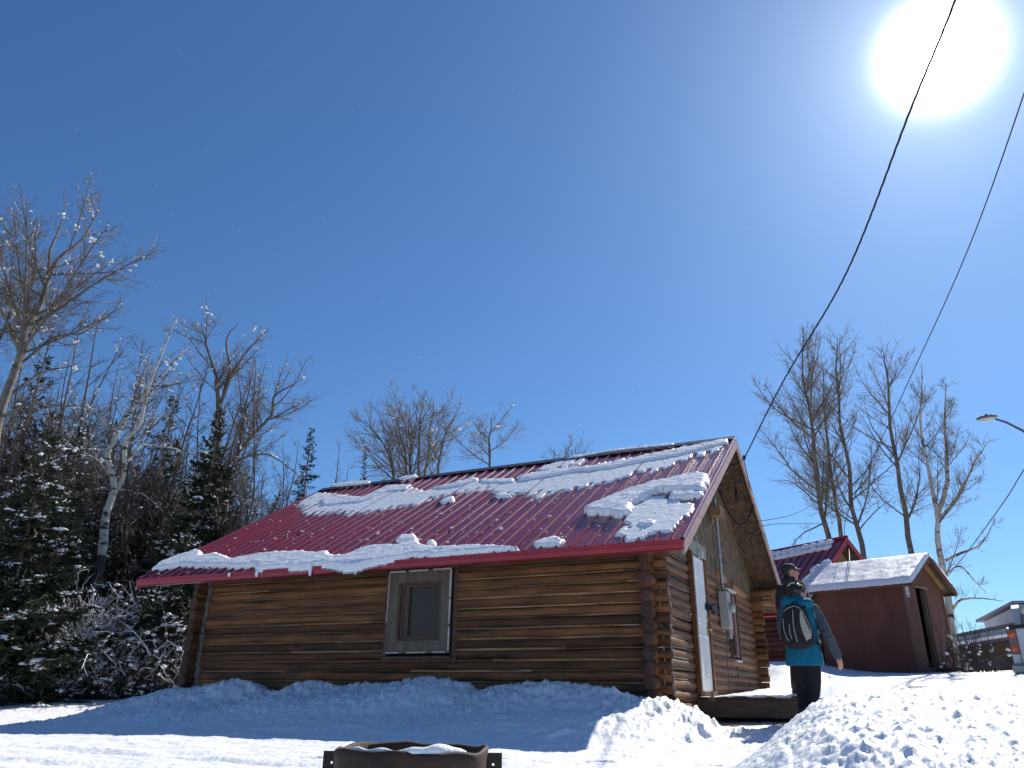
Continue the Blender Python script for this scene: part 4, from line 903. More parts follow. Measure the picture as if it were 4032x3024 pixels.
# ---------------------------------------------------------------- cables
def cable(name,pts,r,mat,label,twist=0,n=60,cat='cable'):
    p=np.array(pts,float); t=np.linspace(0,1,len(p)); tt=np.linspace(0,1,n*(len(p)-1)+1)
    PP=np.array([2*p[0]-p[1],*p,2*p[-1]-p[-2]]); Q=[]
    for q in np.linspace(0,len(p)-1-1e-6,n*(len(p)-1)+1):
        i=int(q);f=q-i; A_,B_,C_,D_=PP[i:i+4]; Q.append(.5*((2*B_)+(-A_+C_)*f+(2*A_-5*B_+4*C_-D_)*f*f+(-A_+3*B_-3*C_+D_)*f**3))
    Q=np.array(Q)
    m=MB()
    if twist:
        d=nrm(np.gradient(Q,axis=0)); up=np.array([0,0,1.]); A=nrm(np.cross(d,up)); B=np.cross(A,d); L=np.concatenate([[0],np.cumsum(np.linalg.norm(np.diff(Q,axis=0),axis=1))])
        for i in range(3):
            ph=L*2*np.pi/twist+i*2.09; m.tube(Q+(A*np.cos(ph)[:,None]+B*np.sin(ph)[:,None])*r*1.15,r,6)
    else: m.tube(Q,r,6)
    o=m.build(name,mat); tag(o,label,cat); return o
att=CB['att']
def along(px,py,rangey): return at(px,py,rangey)
# service drop: from the gable over the viewpoint to a pole behind
A0=np.array([.72,CB['RY']+.40,CB['RZ']-.27])
cable('power_cable',[A0,at(3085,1500,11.7),at(3330,1080,9.4),at(3590,420,7.2),at(3765,-10,6.4),at(4000,-700,5.4)],.0058,M['wire'],'thick twisted power cable rising from the near gable towards the sun',twist=.55,n=70)
cable('power_cable',[P2_(0.0,0,4.25),at(3335,2030,25.0),at(3400,1770,22) if False else at(3560,1540,17.5),at(3800,1010,13.0),at(4032,370,9.8),at(4150,-40,8.6)],.009,M['wire'],'single black cable running up the sky at the right edge',n=50)
cable('telephone_wire',[A0+np.array([-.1,.7,-1.0]),at(3000,2050,14.5),at(3130,2022,20),at(3215,1975,25),at(3330,1880,30)],.007,M['wire'],'thin wire curling from the near gable up into the bare trees',n=20)
cable('telephone_wire',[np.array([.2,6.9,2.9]),at(2997,2073,16),at(3160,2062,23),at(3250,2060,30)],.007,M['wire'],'thin level wire leaving the right roof edge of the near cabin',n=20)
cable('telephone_wire',[at(4150,1700,17),at(4032,1850,19),at(3950,1980,21),at(3780,2210,26),at(3600,2420,32)],.012,M['wiregrey'],'thin wire sloping down at the right edge below the street lamp',n=20)
cable('guy_rope',[P2_(.04,0,4.2),at(3345,2210,22.5),at(3335,2290,22)],.012,pmat('pale_rope',(.5,.46,.4),(.4,.36,.3)),'short pale rope hanging from the apex of the rear cabin',n=12)
# ---------------------------------------------------------------- street lamp
def lamp():
    h=at(3935,1650,24.0); b=at(4300,1900,24.6); g=hz(b[0],b[1])
    root=empty('street_lamp',(b[0],b[1],g)); tag(root,'street lamp with flat grey head on curved arm','street lamp')
    o=np.array([b[0],b[1],g]); 
    e0=at(3920,1650,24)-o; top=at(4120,1780,24.3)-o; top2=np.array([0,0,top[2]-.6])
    m=MB(); m.tube([(0,0,0),(0,0,2),top2],[.10,.085,.06],12); m.build('pole',M['steel'],root)
    m=MB(); p1=at(3960,1662,24.05)-o; p2=at(4030,1697,24.1)-o; m.tube([e0,p1,p2,top,(top+top2)/2+np.array([0,0,.05]),top2],[.028,.03,.034,.038,.042,.045],10); m.build('arm',M['wiregrey'],root)
    d=(at(3857,1645,24)-at(3915,1647,24)); ax=d/np.linalg.norm(d); L=.5
    ang=math.atan2(ax[1],ax[0]); c=(at(3886,1647,24)-o)
    m=MB(); m.ball(c+np.array([0,0,.02]),(.27,.13,.06),rz(ang)); hd=m.build('lamp_head',M['wiregrey'],root)
    m=MB(); m.ball(c+np.array([0,0,-.012]),(.245,.115,.058),rz(ang)); o2=m.build('lens',pmat('lamp_lens',(.5,.48,.42),(.42,.4,.36),rough=.3)); o2.parent=hd
    m=MB(); m.box(c+np.array([0,0,.105]),(.07,.05,.03)); o2=m.build('photocell',M['black']); o2.parent=hd
    for k in(-.11,.13): m=MB(); m.ball(c+np.array([k*ax[0],k*ax[1],.095]),(.03,.03,.022)); o2=m.build('snow_cap',M['snow']); o2.parent=hd
lamp()
# ---------------------------------------------------------------- pickup truck, rear corner in frame
def truck():
    c=at(3992,2600,17.0); c=c+np.array([.98,.05,0]); ang=R(80); zg=at(3992,2533,17.8)[2]-1.08
    u=np.array([math.cos(ang),math.sin(ang),0]); vv=np.array([-math.sin(ang),math.cos(ang),0])
    root=empty('pickup_truck',(c[0],c[1],zg),ang); tag(root,'white pickup truck with its rear corner showing at the right edge','truck')
    paint=pmat('white_truck_paint',(.52,.53,.56),(.46,.47,.5),rough=.3,coat=.5); z=lambda a,b:0
    m=MB()
    # box of the truck: x forward, y to its left side; rear at x=0.05
    def side(y,t):
        pts=[(.05,.55),(.05,1.30),(.12,1.34),(1.95,1.34),(1.98,1.36),(2.15,1.86),(2.35,1.93),(3.5,1.93),(3.75,1.88),(4.35,1.36),(5.6,1.26),(5.75,1.10),(5.78,.55),(5.2,.5)]
        import math as mm
        for cx in(4.75,1.15): pts+= [(cx+.46*mm.cos(q),.44+.46*mm.sin(q)) for q in np.linspace(0.15,mm.pi-.15,10)]
        return pts
    prof=side(0,0); 
    for y0,y1 in((-.98,-.86),(.86,.98)): m.prism([(x,y0,zz) for x,zz in prof],(0,y1-y0,0))
    m.box((1.02,0,.62),(1.9,1.72,.06)); m.box((4.9,0,1.22),(1.4,1.72,.12)); m.box((2.95,0,1.89),(1.25,1.72,.07)); m.box((2.02,0,1.1),(.06,1.72,.5)); m.box((5.7,0,.9),(.1,1.72,.5))
    m.build('body',paint,root)
    m=MB(); m.box((.06,0,.98),(.07,1.70,.66),bev=.015); tg=m.build('tailgate',paint,root)
    m=MB(); m.box((.015,0,1.12),(.02,.26,.06),bev=.006); o=m.build('handle',M['black']); o.parent=tg
    m=MB(); m.box((-.10,0,.60),(.20,2.02,.20),bev=.05); m.build('rear_bumper',pmat('dirty_chrome',(.42,.41,.36),(.28,.27,.24),scale=3,metal=.5,rough=.4),root)
    m=MB(); m.box((-.13,0,.60),(.17,.42,.025),rot=None); m.build('number_plate_shelf',M['black'],root)
    for sg in(-1,1):
        m=MB(); m.box((.035,sg*.915,1.08),(.06,.15,.44),bev=.015); tl=m.build('tail_light',pmat('tail_lens_dark',(.10,.035,.04),(.2,.06,.06),rough=.2,coat=.6),root)
        for zz in(1.20,.96): m=MB(); m.ball((.003,sg*.915,zz),(.025,.06,.06)); o=m.build('lamp_lens',pmat('orange_red_lens',(.75,.13,.05),(.55,.08,.04),rough=.2)); o.parent=tl
    for x_ in(1.15,4.75):
        for sg in(-1,1):
            m=MB(); m.tube([(x_,sg*.74,.40),(x_,sg*.80,.40),(x_,sg*.90,.40),(x_,sg*.97,.40)],[.36,.40,.40,.36],24); wh=m.build('wheel',M['black'],root)
            m=MB(); m.tube([(x_,sg*.965,.40),(x_,sg*.985,.40)],[.22,.20],20); o=m.build('rim',M['steel']); o.parent=wh
    m=MB(); m.prism([(2.06,-.80,1.38),(2.06,.80,1.38),(2.18,.74,1.82),(2.18,-.74,1.82)],(-.03,0,.0)); m.build('rear_window',M['glass'],root)
    m=MB(); m.prism([(4.28,-.80,1.40),(4.28,.80,1.40),(3.78,.74,1.84),(3.78,-.74,1.84)],(.03,0,.02)); m.build('windscreen',M['glass'],root)
    for sg in(-1,1): m=MB(); m.prism([(2.28,sg*.981,1.40),(4.18,sg*.981,1.40),(3.70,sg*.981,1.82),(2.38,sg*.981,1.82)],(0,sg*.004,0)); m.build('side_window',M['glass'],root)
    m=MB(); m.box((.85,0,1.345),(1.75,1.90,.05),bev=.02); m.build('bed_cover',M['black'],root)
truck()
# ---------------------------------------------------------------- long building and white building behind
def far_buildings():
    a=at(3700,2660,44); b=at(4200,2672,33)
    d=b-a; ang=math.atan2(d[1],d[0]); L=math.hypot(d[0],d[1])*1.6
    z0=1.0; P,Rm=frame_of((a[0],a[1],0),ang)   # s to the right, t away from us
    root=empty('long_building',(a[0],a[1],z0)); tag(root,'long low building with brown wall, blue and red stripes and snow on its roof','building')
    inv=Matrix.Translation(-Vector(root.location))
    def part(m,name,mat,p=None):
        o=m.build(name,mat); o.parent=p or root; o.matrix_parent_inverse=inv if p is None else Matrix.Identity(4); return o
    q_=lambda z:-.06+(z+.06)*.87
    def bx(m,s0,s1,t0,t1,za,zb,v=.5): za,zb=q_(za),q_(zb); m.box(P((s0+s1)/2,(t0+t1)/2,(za+zb)/2),(s1-s0,t1-t0,zb-za),rot=Rm,v=v)
    m=MB(); bx(m,-5,L,0,6,1.56,2.40); part(m,'wall',pmat('dark_brown_cladding',(.10,.05,.025),(.075,.035,.02),scale=2,rough=.8))
    m=MB(); bx(m,-5,L,-.02,5.98,1.38,1.555); part(m,'blue_band',pmat('blue_band_paint',(.025,.03,.07),(.02,.025,.05),rough=.7))
    m=MB(); bx(m,-5,L,-.04,5.96,.4,1.375); part(m,'red_base',pmat('red_base_paint',(.20,.03,.025),(.14,.025,.02),rough=.7))
    m=MB(); bx(m,-5.3,L+.3,-.5,-.3,2.30,2.43); bx(m,-5.3,L+.3,-.3,0.0,2.33,2.40); part(m,'lower_eave',pmat('purple_brown_trim',(.10,.075,.09),(.07,.05,.06)))
    m=MB(); m.prism([P(-5.3,-.5,q_(2.432)),P(-5.3,-.5,q_(2.56)),P(-5.3,1.2,q_(2.78)),P(-5.3,1.2,q_(2.432))],P(L+5.6,0,0)-P(0,0,0)); part(m,'lower_roof_snow',M['snow'])
    m=MB(); bx(m,-5.3,L+.3,1.21,1.35,2.43,3.16); part(m,'shaded_upper_slope',pmat('blue_grey_slope_shade',(.30,.34,.42),(.24,.28,.36),scale=1,rough=.5))  # upper roof slope as an upright band, its shade put into the blue-grey
    m=MB(); bx(m,-5.4,L+.4,1.0,6.2,3.165,3.29); part(m,'upper_roof',pmat('dark_purple_trim',(.09,.075,.09),(.06,.05,.06)))
    r2=at(3890,2490,52); P,Rm=frame_of((r2[0],r2[1],0),ang+.05)
    root=empty('white_building',(r2[0],r2[1],2.0)); tag(root,'white gabled building with one dark wide window behind the long building','building'); inv=Matrix.Translation(-Vector(root.location))
    m=MB(); zc=lambda y:y
    zl=at(3878,2448,52)[2]; zp=at(3955,2424,50.5)[2]; 
    m.prism([P(-.2,0,1.0),P(9,0,1.0),P(9,0,zl),P(4.0,0,zp+.35),P(-.2,0,zl)],P(0,7,0)-P(0,0,0)); part(m,'wall',pmat('white_siding',(.62,.61,.63),(.56,.55,.58),rough=.6))
    m=MB(); z1_=at(3890,2485,52)[2]; m.box(P(1.75,-.02,zl-.95),(2.6,.06,1.15),rot=Rm); wd=part(m,'window',M['dark'])
    m=MB(); 
    m=MB(); m.box(P(1.75,-.055,zl-.95),(.06,.02,1.1),rot=Rm); part(m,'mullion',M['steel'],wd)
    m=MB(); m.prism([P(-.5,-.3,zl+.0),P(4.0,-.3,zp+.40),P(9.3,-.3,zl+.0),P(9.3,-.3,zl+.14),P(4.0,-.3,zp+.54),P(-.5,-.3,zl+.14)],P(0,7.6,0)-P(0,0,0)); part(m,'roof',pmat('roof_edge_grey',(.34,.32,.38),(.25,.24,.28)))
    m=MB(); m.box(P(-3.0,.5,zl-2.0),(5.6,3,.9),rot=Rm); part(m,'annex',pmat('pale_annex',(.5,.46,.5),(.44,.4,.44)))
far_buildings()
# ---------------------------------------------------------------- drifting snow crystals
def flakes():
    m=MB(); r=np.random.default_rng(9); C=[]
    for _ in range(150):
        px=r.uniform(300,3900); py=r.uniform(40,2600) if r.random()<.3 else r.uniform(0,1800); d=r.uniform(3.5,9); C.append(at(px,py,d))
    C=np.array(C); m.blobs(C,np.full((len(C),3),.0016)*r.uniform(.6,1.8,(len(C),1))); o=m.build('drifting_snowflakes',M['roofsnow']); tag(o,'tiny loose snow crystals drifting in the air',"snow",kind='stuff')
flakes()
# ---------------------------------------------------------------- trees
def resample(pts,n,jit=0,rng=RNG):
    p=np.array(pts,float)
    if len(p)==2: p=np.array([p[0],(p[0]+p[1])/2,p[1]])
    P=[2*p[0]-p[1],*p,2*p[-1]-p[-2]]; P=np.array(P); m=len(p)-1; out=[]
    for t in np.linspace(0,m-1e-6,n):
        i=int(t);f=t-i; a,b,c,d=P[i],P[i+1],P[i+2],P[i+3]
        out.append(.5*((2*b)+(-a+c)*f+(2*a-5*b+4*c-d)*f*f+(-a+3*b-3*c+d)*f**3))
    out=np.array(out)
    if jit: 
        L=np.linalg.norm(p[-1]-p[0]); w=np.linspace(0,1,n)*(1-np.linspace(0,1,n)**6)
        for k in range(3): out[:,k]+=jit*L*.02*per(np.linspace(0,7,n)+k*31+rng.random()*50,np.zeros(n)+k)
    return out
def grow(P,Rr,rng,cnt,t0,t1,lf,ang,up,wob,K,r0f,r1,rmin=.003,spread=1.0,env=None,minlen=.08,rl=.011,tipl=9):
    """children of the polylines P (N,K0,3), radii Rr. lf: length as fraction of parent length"""
    Nn,K0,_=P.shape
    cn=rng.poisson(cnt) if np.isscalar(cnt) else rng.poisson(cnt)
    if np.isscalar(cn): cn=rng.poisson(cnt,Nn)
    idx=np.repeat(np.arange(Nn),cn); Mn=len(idx)
    if Mn==0: return np.zeros((0,K,3)),np.zeros((0,K))
    t=rng.uniform(t0,t1,Mn); f=t*(K0-1); i=np.minimum(f.astype(int),K0-2); fr=(f-i)[:,None]
    base=P[idx,i]*(1-fr)+P[idx,i+1]*fr; tan=nrm(P[idx,i+1]-P[idx,i]); rad=Rr[idx,i]*(1-fr[:,0])+Rr[idx,i+1]*fr[:,0]
    PL=np.linalg.norm(np.diff(P,axis=1),axis=2).sum(1)[idx]
    ln=PL*lf*rng.uniform(.55,1.25,Mn)*(env(t) if env else (1.05-t*.75)); ln=np.minimum(ln,(1-t)*PL*.95+tipl); ln=np.maximum(ln,minlen)
    rv=rng.normal(size=(Mn,3)); perp=nrm(rv-(rv*tan).sum(1,keepdims=True)*tan)
    a=ang*rng.uniform(.7,1.3,Mn)[:,None]; d=tan*np.cos(a)+perp*np.sin(a)
    out=np.empty((Mn,K,3)); out[:,0]=base; st=ln[:,None]/(K-1)
    dr=rng.normal(size=(Mn,3))*wob*.6
    for k in range(1,K):
        d=nrm(d+np.array([0,0,up])/(K-1)+dr*(1 if k<K/2 else -.6)/(K-1)*2+rng.normal(size=(Mn,3))*wob/(K-1)**.5); out[:,k]=out[:,k-1]+d*st
    ra=np.minimum(rad*r0f,ln*rl)[:,None]; ra=np.maximum(ra,rmin); rr=ra*(1-np.linspace(0,1,K)[None]**1.2)+np.maximum(ra*r1,rmin*.75)*np.linspace(0,1,K)[None]**1.2
    return out,rr
def bare_tree(name,stems,label,group=None,bark='bark_aspen',seed=1,dens=1.0,thin=.0035,snow=0,snowsize=.05,limb=.50,up=.5,cat='tree',darkbase=None,crown0=.25,twigmat='twig',limbs=(),lang=.85,base=None):
    """stems/limbs: (points, r0, r1)"""
    rng=np.random.default_rng(seed)
    b=base if base is not None else np.array(stems[0][0][0],float)
    root=empty(name,tuple(b)); tag(root,label,cat,group)
    tr=MB(); cr=MB(); SP=[];SR=[]; tw=[]
    for k,(pts,r0,r1) in enumerate(list(stems)+list(limbs)):
        p=resample([np.array(q)-b for q in pts],26,.35,rng); t=np.linspace(0,1,26); r=r0*(1-t)**.8+r1; r=r*(1+.05*rng.normal(size=26)*.5)
        if k==0: r[0]*=1.35; r[1]*=1.1; p[0][2]-=.25
        tr.tube(p,r,9,0,.5,False); SP.append(p[None]); SR.append(r[None])
    ns=len(stems)
    if darkbase:
        m=MB(); p=resample([np.array(q)-b for q in stems[0][0]],26,0,rng)
    P0=np.concatenate(SP); R0=np.concatenate(SR); Ln=np.linalg.norm(np.diff(P0,axis=1),axis=2).sum(1)
    t0=np.array([crown0]*ns+[.12]*len(limbs))
    P1s=[];R1s=[]
    for i in range(len(P0)):
        n=dens*Ln[i]*(1-t0[i])*3.3
        a,b_=grow(P0[i:i+1],R0[i:i+1],rng,n,t0[i],.985,limb*(.62 if i>=ns else 1),lang,up,.16,9,.55,.2,.006,env=lambda t:np.maximum(1.03-t,.01)**.8*.9+.09,tipl=.55)
        P1s.append(a);R1s.append(b_)
    P1=np.concatenate(P1s);R1=np.concatenate(R1s)
    L1=np.linalg.norm(np.diff(P1,axis=1),axis=2).sum(1)
    P2,R2=grow(P1,R1,rng,dens*L1*8.5+.6,.08,.97,.42,.8,.35,.24,6,.6,.35,thin,minlen=.22)
    L2=np.linalg.norm(np.diff(P2,axis=1),axis=2).sum(1)
    P3,R3=grow(P2,R2,rng,dens*L2*10+.3,.1,.98,.42,.8,.3,.25,4,.7,.5,thin*.85,minlen=.12)
    if len(P3)>24000: P3=P3[:24000];R3=R3[:24000]
    trunk=tr.build('trunk',M[bark],root)
    if darkbase:
        m=MB(); pp=P0[0][:9].copy(); rr=R0[0][:9]*np.array([1.03,1.08,1.10,1.12,1.10,1.09,1.08,1.06,1.02]); k=int(darkbase); m.tube(pp[:k],rr[:k],11,0,.5,False); o=m.build('dark_bark',M['bark_dark'],None); o.parent=trunk
    cr.tubes(P1,R1,5,0); cr.tubes(P2,R2,3,1); cr.tubes(P3,R3,3,1)
    cr.build('crown',[M['branch'],M[twigmat]],root)
    if snow and len(P2):
        m=MB(); pk=rng.integers(0,len(P2),int(snow*1.8)); o_=rng.integers(1,P2.shape[1]-2,len(pk)); seg=np.stack([P2[pk,o_],P2[pk,o_+1],P2[pk,np.minimum(o_+2,P2.shape[1]-1)]],1)+np.array([0,0,.008]); m.tubes(seg,rng.uniform(.4,1.1,(len(pk),1))*snowsize*.19*np.array([[.5,1,.4]]),5,0)
        pool=np.concatenate([P1.reshape(-1,3),P2[:,1:4].reshape(-1,3)]); c=pool[rng.integers(0,len(pool),snow//2)]; s=rng.uniform(.4,1.3,(snow//2,1))**1.6*np.array([1.1,1.1,.6])*snowsize*.85
        m.blobs(c+np.array([0,0,.02]),s,rng=rng)
        c=pool[rng.integers(0,len(pool),max(3,snow//12))]; c=np.repeat(c,3,0)+rng.normal(size=(len(c)*3,3))*.05; m.blobs(c,np.full((len(c),3),snowsize*1.1),rng=rng)
        tag(m.build('snow',M['treesnow'],root),kind='stuff')
    return root
def spruce(name,pos,h,rad,label,seed=1,group=None,snow=1.0,dens=1.0,lean=(0,0),ragged=.25,h0=.03,droop=.25,shape=.85):
    rng=np.random.default_rng(seed); root=empty(name,tuple(pos)); tag(root,label,'tree',group)
    tr=MB(); ln=np.array([lean[0],lean[1],0.])
    pts=np.array([ln*t*h+np.array([0,0,h*t]) for t in np.linspace(0,1,10)]); pts[0,2]-=.2
    tr.tube(pts,.012+.009*h*(1-np.linspace(0,1,10)),8); tr.build('trunk',M['bark_brown'],root)
    nb=int(h*30*dens); t=h0+(1-h0)*rng.uniform(0,1,nb)**.9; t=np.sort(t); az=rng.uniform(0,2*np.pi,nb)
    L=rad*((1-t)**shape)*(1+ragged*rng.normal(size=nb))*(.55+.45*sst(0,.12,t-h0+.08)); L=np.maximum(L,.14*(1-t)+.10)
    K=7; u=np.linspace(0,1,K); o=np.stack([np.cos(az),np.sin(az),np.zeros(nb)],1)
    base=ln*(t*h)[:,None]+np.array([0,0,1.])*(t*h)[:,None]
    elev=np.where(t>.85,.55,-.02)-droop*(1-t)*.9+rng.normal(size=nb)*.08
    zc=(u[None]*elev[:,None]-droop*.5*np.sin(u*np.pi)[None]*.5+.14*u[None]**3)*L[:,None]
    B=base[:,None]+o[:,None]*(u[None]*L[:,None])[:,:,None]; B[:,:,2]+=zc
    B[:,1:]+=rng.normal(size=(nb,K-1,3))*.02*L[:,None,None]
    m=MB(); m.tubes(B,np.maximum(.004,.02*L[:,None]*(1-u[None]*.8)),3,1,.3)
    # side twigs then needle sprays
    def sprays(C,D,S,W,v):
        """flat tapered needle sprays: centre line from C along D, length S, half width W; two crossed ragged leaves"""
        n=len(C); up=rng.normal(size=(n,3))*.35+np.array([0,0,1.]); A=nrm(np.cross(D,up)); Bv=nrm(np.cross(A,D))
        for Q,wf in((A,1.0),(Bv,.65)):
            w=(W*wf)[:,None]
            p=[C-Q*w*.25,C+Q*w*.25,C+D*S[:,None]*.45+Q*w,C+D*S[:,None],C+D*S[:,None]*.45-Q*w]
            V=np.stack([p[0],p[1],p[2],p[3],p[4]],1); i=np.arange(n)*5
            m.add(V.reshape(-1,3),np.stack([i,i+1,i+2,i+3,i+4],1),0,np.repeat(v,5),False)
    cn=rng.poisson(np.maximum(4,L*20*dens),nb); idx=np.repeat(np.arange(nb),cn); n=len(idx)
    tt=rng.uniform(.06,1,n)**.8; f=tt*(K-1); i=np.minimum(f.astype(int),K-2); fr=(f-i)[:,None]; c=B[idx,i]*(1-fr)+B[idx,i+1]*fr; T=nrm(B[idx,i+1]-B[idx,i])
    sg=rng.choice([-1,1],n)[:,None]; lat=nrm(np.cross(T,[0,0,1.]))*sg; D=nrm(T*rng.uniform(.4,1.1,(n,1))+lat*rng.uniform(.2,1.0,(n,1))+np.array([0,0,-1.])*rng.uniform(.0,.45,(n,1)))
    SL=np.clip(L[idx]*.42*(1.15-tt),.10,.55)*rng.uniform(.6,1.3,n); v=rng.random(n)
    sprays(c,D,SL,SL*.10+.014,v)
    # tertiary sprays
    r_=rng.integers(0,n,int(n*1.9)); q=rng.uniform(.2,.9,len(r_))[:,None]; c2=c[r_]+D[r_]*SL[r_][:,None]*q; D2=nrm(D[r_]+rng.normal(size=(len(r_),3))*.65+np.array([0,0,-.15])); S2=SL[r_]*rng.uniform(.3,.6,len(r_))
    sprays(c2,D2,S2,S2*.13+.012,rng.random(len(r_)))
    m.build('crown',[M['needle'],M['bark_brown']],root)
    if snow>0:
        ms=MB(); pick=(rng.random(n)<.16*snow)&(tt>.25); c3=c[pick]+D[pick]*SL[pick][:,None]*.4+np.array([0,0,.015]); s=SL[pick]
        # patchy: snow survives in clusters
        cl=per(c3[:,0]*1.6+seed,c3[:,2]*1.9+c3[:,1]*.8)>(.08-.22*(snow-1)); c3=c3[cl];s=s[cl]
        sz=np.stack([s*.34,s*.34,np.full(len(s),.022)+s*.05],1)*rng.uniform(.5,1.25,(len(s),1)); ms.blobs(c3,sz,rng=rng)
        c4=np.repeat(c3,2,0)+rng.normal(size=(len(c3)*2,3))*np.array([.08,.08,.02]); ms.blobs(c4,np.repeat(sz,2,0)*.5,rng=rng)
        tag(ms.build('snow',M['treesnow'],root),kind='stuff')
    return root
def gp(px,py,d):
    p=at(px,py,d); return np.array([p[0],p[1],hz(p[0],p[1])])
def poly(lst,d,dd=0.0,ground=False):
    out=[]
    for i,(x,y) in enumerate(lst):
        out.append(at(x,y,d+dd*i/max(1,len(lst)-1)))
    if ground: out[0][2]=hz(out[0][0],out[0][1])
    return out
# --- named trees on the left
bare_tree('aspen_tree',[(poly([(322,2674),(360,2383),(398,2190),(416,2044),(450,1933),(430,1830),(430,1763),(494,1649),(570,1560),(671,1434),(747,1351)],23,1,True),.125,.012),
  (poly([(450,1940),(485,1877),(499,1739),(547,1676),(570,1592),(608,1465),(665,1320),(703,1244)],23.7,-1.0),.065,.01),
  (poly([(475,1850),(520,1794),(554,1746),(600,1640),(640,1560)],23.7,1.4),.05,.008)],
  'white barked aspen with charred black trunk foot and wide fork, snow clumps on twigs',seed=3,dens=.95,snow=330,snowsize=.038,crown0=.38,limb=.36,darkbase=6,
  limbs=[(poly([(430,1870),(380,1810),(300,1770),(225,1770)],23.7,-2),.028,.006),(poly([(440,1930),(390,1925),(300,1940)],23.6,-.5),.022,.006),(poly([(455,1925),(560,1945),(640,2010)],23.6,1),.022,.006),(poly([(560,1750),(680,1765),(760,1790)],23.7,2),.02,.005),(poly([(470,1700),(400,1640),(340,1600)],23.9,1.0),.03,.006)])
bare_tree('aspen_tree',[(poly([(-70,2690),(-30,1900),(0,1640),(51,1484),(82,1383),(101,1288),(152,1218),(190,1092),(234,1022),(304,959),(354,895),(392,813)],21,.6,True),.105,.009),
  (poly([(101,1288),(114,1142),(139,1066),(140,960),(144,850)],21.5,-.8),.045,.006),
  (poly([(190,1092),(200,980),(235,900),(262,790)],21.5,.8),.04,.006),
  (poly([(40,1500),(95,1400),(130,1300),(215,1180),(300,1100)],21.4,1.4),.04,.006)],
  'tallest leafless tree at the left edge with pale leaning forked trunk',seed=5,snow=260,snowsize=.038,crown0=.34,limb=.36,dens=1.15,bark='bark_old',
  limbs=[(poly([(70,1440),(209,1332),(316,1313),(392,1269),(456,1218)],21.4,-.8),.032,.005),(poly([(30,1560),(160,1470),(280,1440),(360,1400)],21.3,1.0),.03,.005),(poly([(10,1640),(130,1590),(260,1600),(340,1590)],21.2,-1),.04,.006),(poly([(80,1390),(20,1250),(-30,1150)],21.4,.5),.05,.006)])
bare_tree('aspen_tree',[(poly([(-330,2690),(-260,1900),(-160,1500),(-90,1250),(-40,1050),(-10,900)],22,1,True),.16,.012),(poly([(-160,1500),(-60,1400),(20,1290),(60,1130)],22.6,-.6),.08,.01)],'leafless tree mostly cut off by the left edge, only its right twigs showing',seed=8,dens=1.0,snow=150,crown0=.35,limb=.34,bark='bark_old')
bare_tree('poplar_tree',[(poly([(800,2690),(830,2200),(861,1668),(861,1592),(851,1509),(848,1472),(810,1351),(797,1275)],25.5,.5,True),.10,.012),
  (poly([(861,1600),(880,1560),(911,1484),(962,1396),(1013,1339),(1063,1294)],25.9,-.8),.055,.009),
  (poly([(880,1560),(905,1446),(892,1339),(940,1270)],25.9,1.0),.06,.008)],
  'bare round crowned tree behind the tall dark spruce, limbs reaching right',seed=12,dens=.9,snow=130,snowsize=.036,crown0=.46,limb=.36,bark='bark_old')
bare_tree('poplar_tree',[(poly([(850,2690),(880,2150),(900,1880),(937,1794),(987,1718),(1063,1642),(1076,1573),(1114,1535),(1196,1490)],26.5,.6,True),.085,.01),(poly([(937,1794),(960,1640),(1010,1540),(1050,1420)],26.8,.9),.05,.007)],
  'bare tree whose curved dark limb leans right above the low left roof end',seed=14,dens=.95,snow=60,limb=.34,bark='bark_old',crown0=.40,limbs=[(poly([(925,1810),(1050,1790),(1150,1850),(1200,1900)],26.8,-.6),.03,.006)])
# --- spruces on the left
spruce('spruce_tree',gp(-40,2690,19.5),at(20,1620,19.5)[2],1.9,'big dark spruce filling the left edge of the picture',seed=1,snow=1.2,dens=1.4)
spruce('spruce_tree',gp(90,2690,22.5),at(155,1640,22.5)[2],1.35,'narrow brown green spruce right behind the big left one',seed=2,snow=1.1,dens=1.3)
spruce('spruce_tree',gp(240,2690,25),at(300,1865,25)[2],1.7,'mid sized spruce between the left edge and the white aspen trunk',seed=3,snow=1.5,dens=1.3)
spruce('spruce_tree',gp(690,2690,24.8),at(825,1620,24.8)[2],1.7,'tall thin topped dark spruce beside the round bare tree',seed=4,snow=1.1,dens=1.5,ragged=.35)
spruce('spruce_tree',gp(850,2690,28.5),at(905,1880,28.5)[2],2.0,'dark spruce close right of the tall thin topped spruce',seed=24,snow=.6)
spruce('spruce_tree',gp(640,2690,20.5),at(735,2050,20.5)[2],2.0,'bushy spruce loaded with snow left of the cabin roof end',seed=5,snow=1.9,dens=1.3,droop=.4)
spruce('spruce_tree',gp(520,2690,21.5),at(530,2240,21.5)[2],1.15,'small spruce with snow cap right of the aspen trunk',seed=6,snow=1.7)
spruce('spruce_tree',gp(1110,2690,32),at(1178,1700,32)[2],1.5,'slim pointed spruce rising just above the left roof slope',seed=7,snow=.6)
spruce('spruce_tree',gp(1000,2690,33),at(1020,1960,33)[2],1.6,'short spruce half hidden by the left roof slope',seed=9,snow=.8)
spruce('spruce_tree',gp(1360,2690,47),at(1379,1800,47)[2],1.35,'small distant spruce standing alone over the ridge, left of the bare clump',seed=10,snow=.4)
